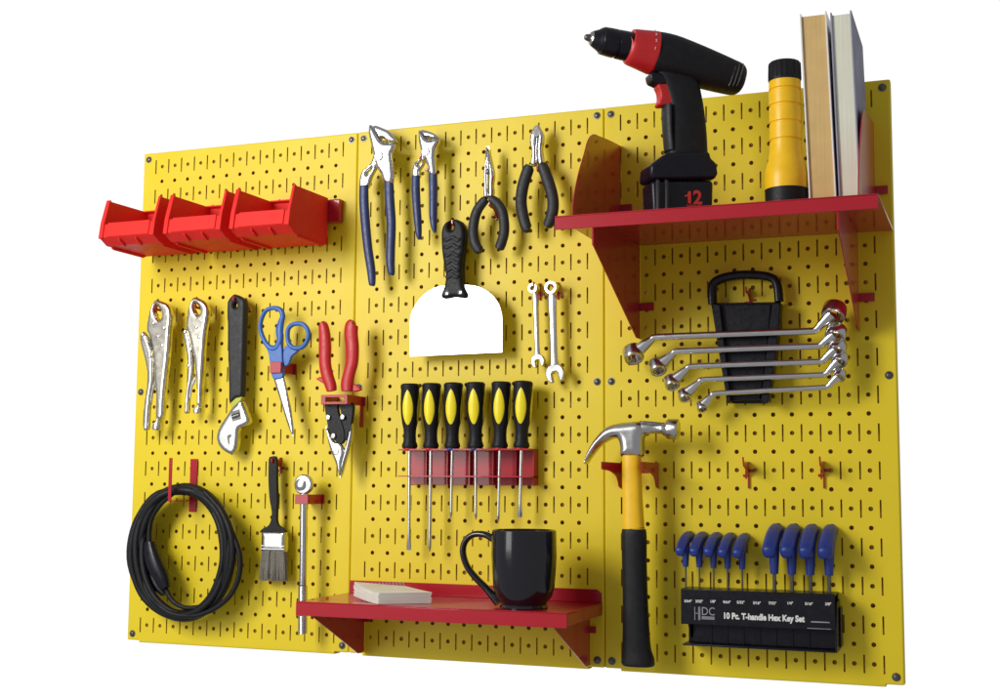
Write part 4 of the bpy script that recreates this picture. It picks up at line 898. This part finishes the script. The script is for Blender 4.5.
for i, (a, b, s_) in enumerate(((84, 431, '5/64"'), (136, 432, '3/32"'), (200, 433, '1/8"'), (265, 436, '9/64"'), (330, 437, '5/32"'), (405, 440, '3/16"'), (478, 441, '7/32"'), (560, 441, '1/4"'), (648, 444, '5/16"'), (738, 445, '3/8"'))):
    lettering(s_, .19, c3(a, b, yl), xd, ud, INK, fp, align='CENTER', bold=.006, ext=.003)
lettering('10 Pc. T-handle Hex Key Set', .43, c3(247, 506, yl), xd, ud, INK, fp, bold=.02, xs=.84, ext=.003)
# double-stemmed H, then D C over a ruled block
lg = MB(); px_ = c3(110, 512, yl)
for a in (116, 134, 140): q0 = c3(a, 514, yl); q1 = c3(a, 452, yl); lg.box(q0.x - .018, q0.x + .018, yl - .003, yl + .004, q0.z, q1.z)
q0 = c3(116, 482, yl); q1 = c3(134, 480, yl); lg.box(q0.x, q1.x, yl - .003, yl + .004, q0.z - .015, q0.z + .015)
for i in range(3): q0 = c3(148, 498 + i * 5, yl); q1 = c3(208, 498 + i * 5, yl); lg.box(q0.x, q1.x, yl - .003, yl + .004, q0.z - .018, q0.z + .018)
lg.build('emblem', GINK, fp, fix=False)
lettering('DC', .60, c3(146, 490, yl), xd, ud, GINK, fp, ext=.003, xs=.85)
mk = MB(); q0 = c3(658, 520, yl); q1 = c3(745, 522, yl); mk.box(q0.x, q1.x, yl - .003, yl + .004, q0.z - .05, q0.z + .01)
q0 = c3(530, 540, yl + .02); q1 = c3(752, 546, yl + .02)
mk.box(c3(640, 528, yl).x, q1.x, yl - .003, yl + .004, zm + .06, zm + .09); mk.build('fine_print', GINK, fp, fix=False)
kn = ['first small', 'second small', 'third small', 'fourth small', 'fifth small', 'first large', 'second large', 'third large', 'fourth large']
kd = ['leftmost of the five small blue T-handle hex keys', 'second from the left of the five small blue T-handle hex keys', 'middle one of the five small blue T-handle hex keys', 'fourth from the left of the five small blue T-handle hex keys', 'rightmost small blue T-handle hex key, beside the empty gap',
      'leftmost of the four large blue T-handle hex keys, beside the gap', 'second from the left of the four large blue T-handle hex keys', 'third from the left of the four large blue T-handle hex keys', 'rightmost large blue T-handle hex key at the stand edge']
def make_key(x, big, label, sp_):
    t = thing('hex_key', label, 'hex key', (x, -.95, zt - 1), ('large' if big else 'small') + ' blue T-handle hex keys in the black stand')
    if not big:
        zc = zt + (at(700, 546, -.95).z - at(700, 586, -.95).z) - .25; r_ = .05; s1 = 1.15; w = .29; L_ = 1.05; zc += .32
    else:
        zc = zt + (at(790, 540, -.95).z - at(790, 588, -.95).z) - .35; r_ = .10; s1 = 1.6; w = .40; L_ = 1.2; zc += .25
    MB().sweep([(x, -.95, zt - .8), (x, -.95, zc - s1 * .2)], r_, 6).build('rod', DRK, t)
    zc += 0
    # stem widening into the cross bar
    MB().sweep([(x, -.95, zc - s1 * .95), (x, -.95, zc - s1 * .5), (x, -.95, zc), (x, -.95, zc + .15)], [(w * .52, w * .52), (w * .66, w * .7), (w * .8, w * 1.1), (w * .9, w * 1.4)], 14, smooth=3).build('stem', KBL, t)
    # cross bar: from the board side (high) to the viewer's side (low)
    P = [(x + .05, -.95 + L_ * .95, zc + s1 * .42), (x + .04, -.95 + L_ * .8, zc + s1 * .48), (x + .02, -.95 + L_ * .3, zc + s1 * .40), (x, -.95 - L_ * .2, zc + s1 * .24), (x - .02, -.95 - L_ * .75, zc - s1 * .04), (x - .04, -.95 - L_ * 1.05, zc - s1 * .22), (x - .04, -.95 - L_ * 1.15, zc - s1 * .28)]
    MB().sweep(P, [(w * .4, w * .4), (w * .85, w * .8), (w * .95, w * .95), (w * 1.0, w), (w * 1.02, w * 1.0), (w * .92, w * .9), (w * .5, w * .5)], 20, smooth=4, sq=2.8).build('handle', KBL, t)
    return t
s0 = make_key(keysx[0], False, kd[0], 0)
for i in range(1, 5): dup(s0, (keysx[i] - keysx[0], 0, -.01 * i), kd[i])
b0 = make_key(keysx[5], True, kd[5], 0)
for i in range(6, 9): dup(b0, (keysx[i] - keysx[5], 0, 0), kd[i])
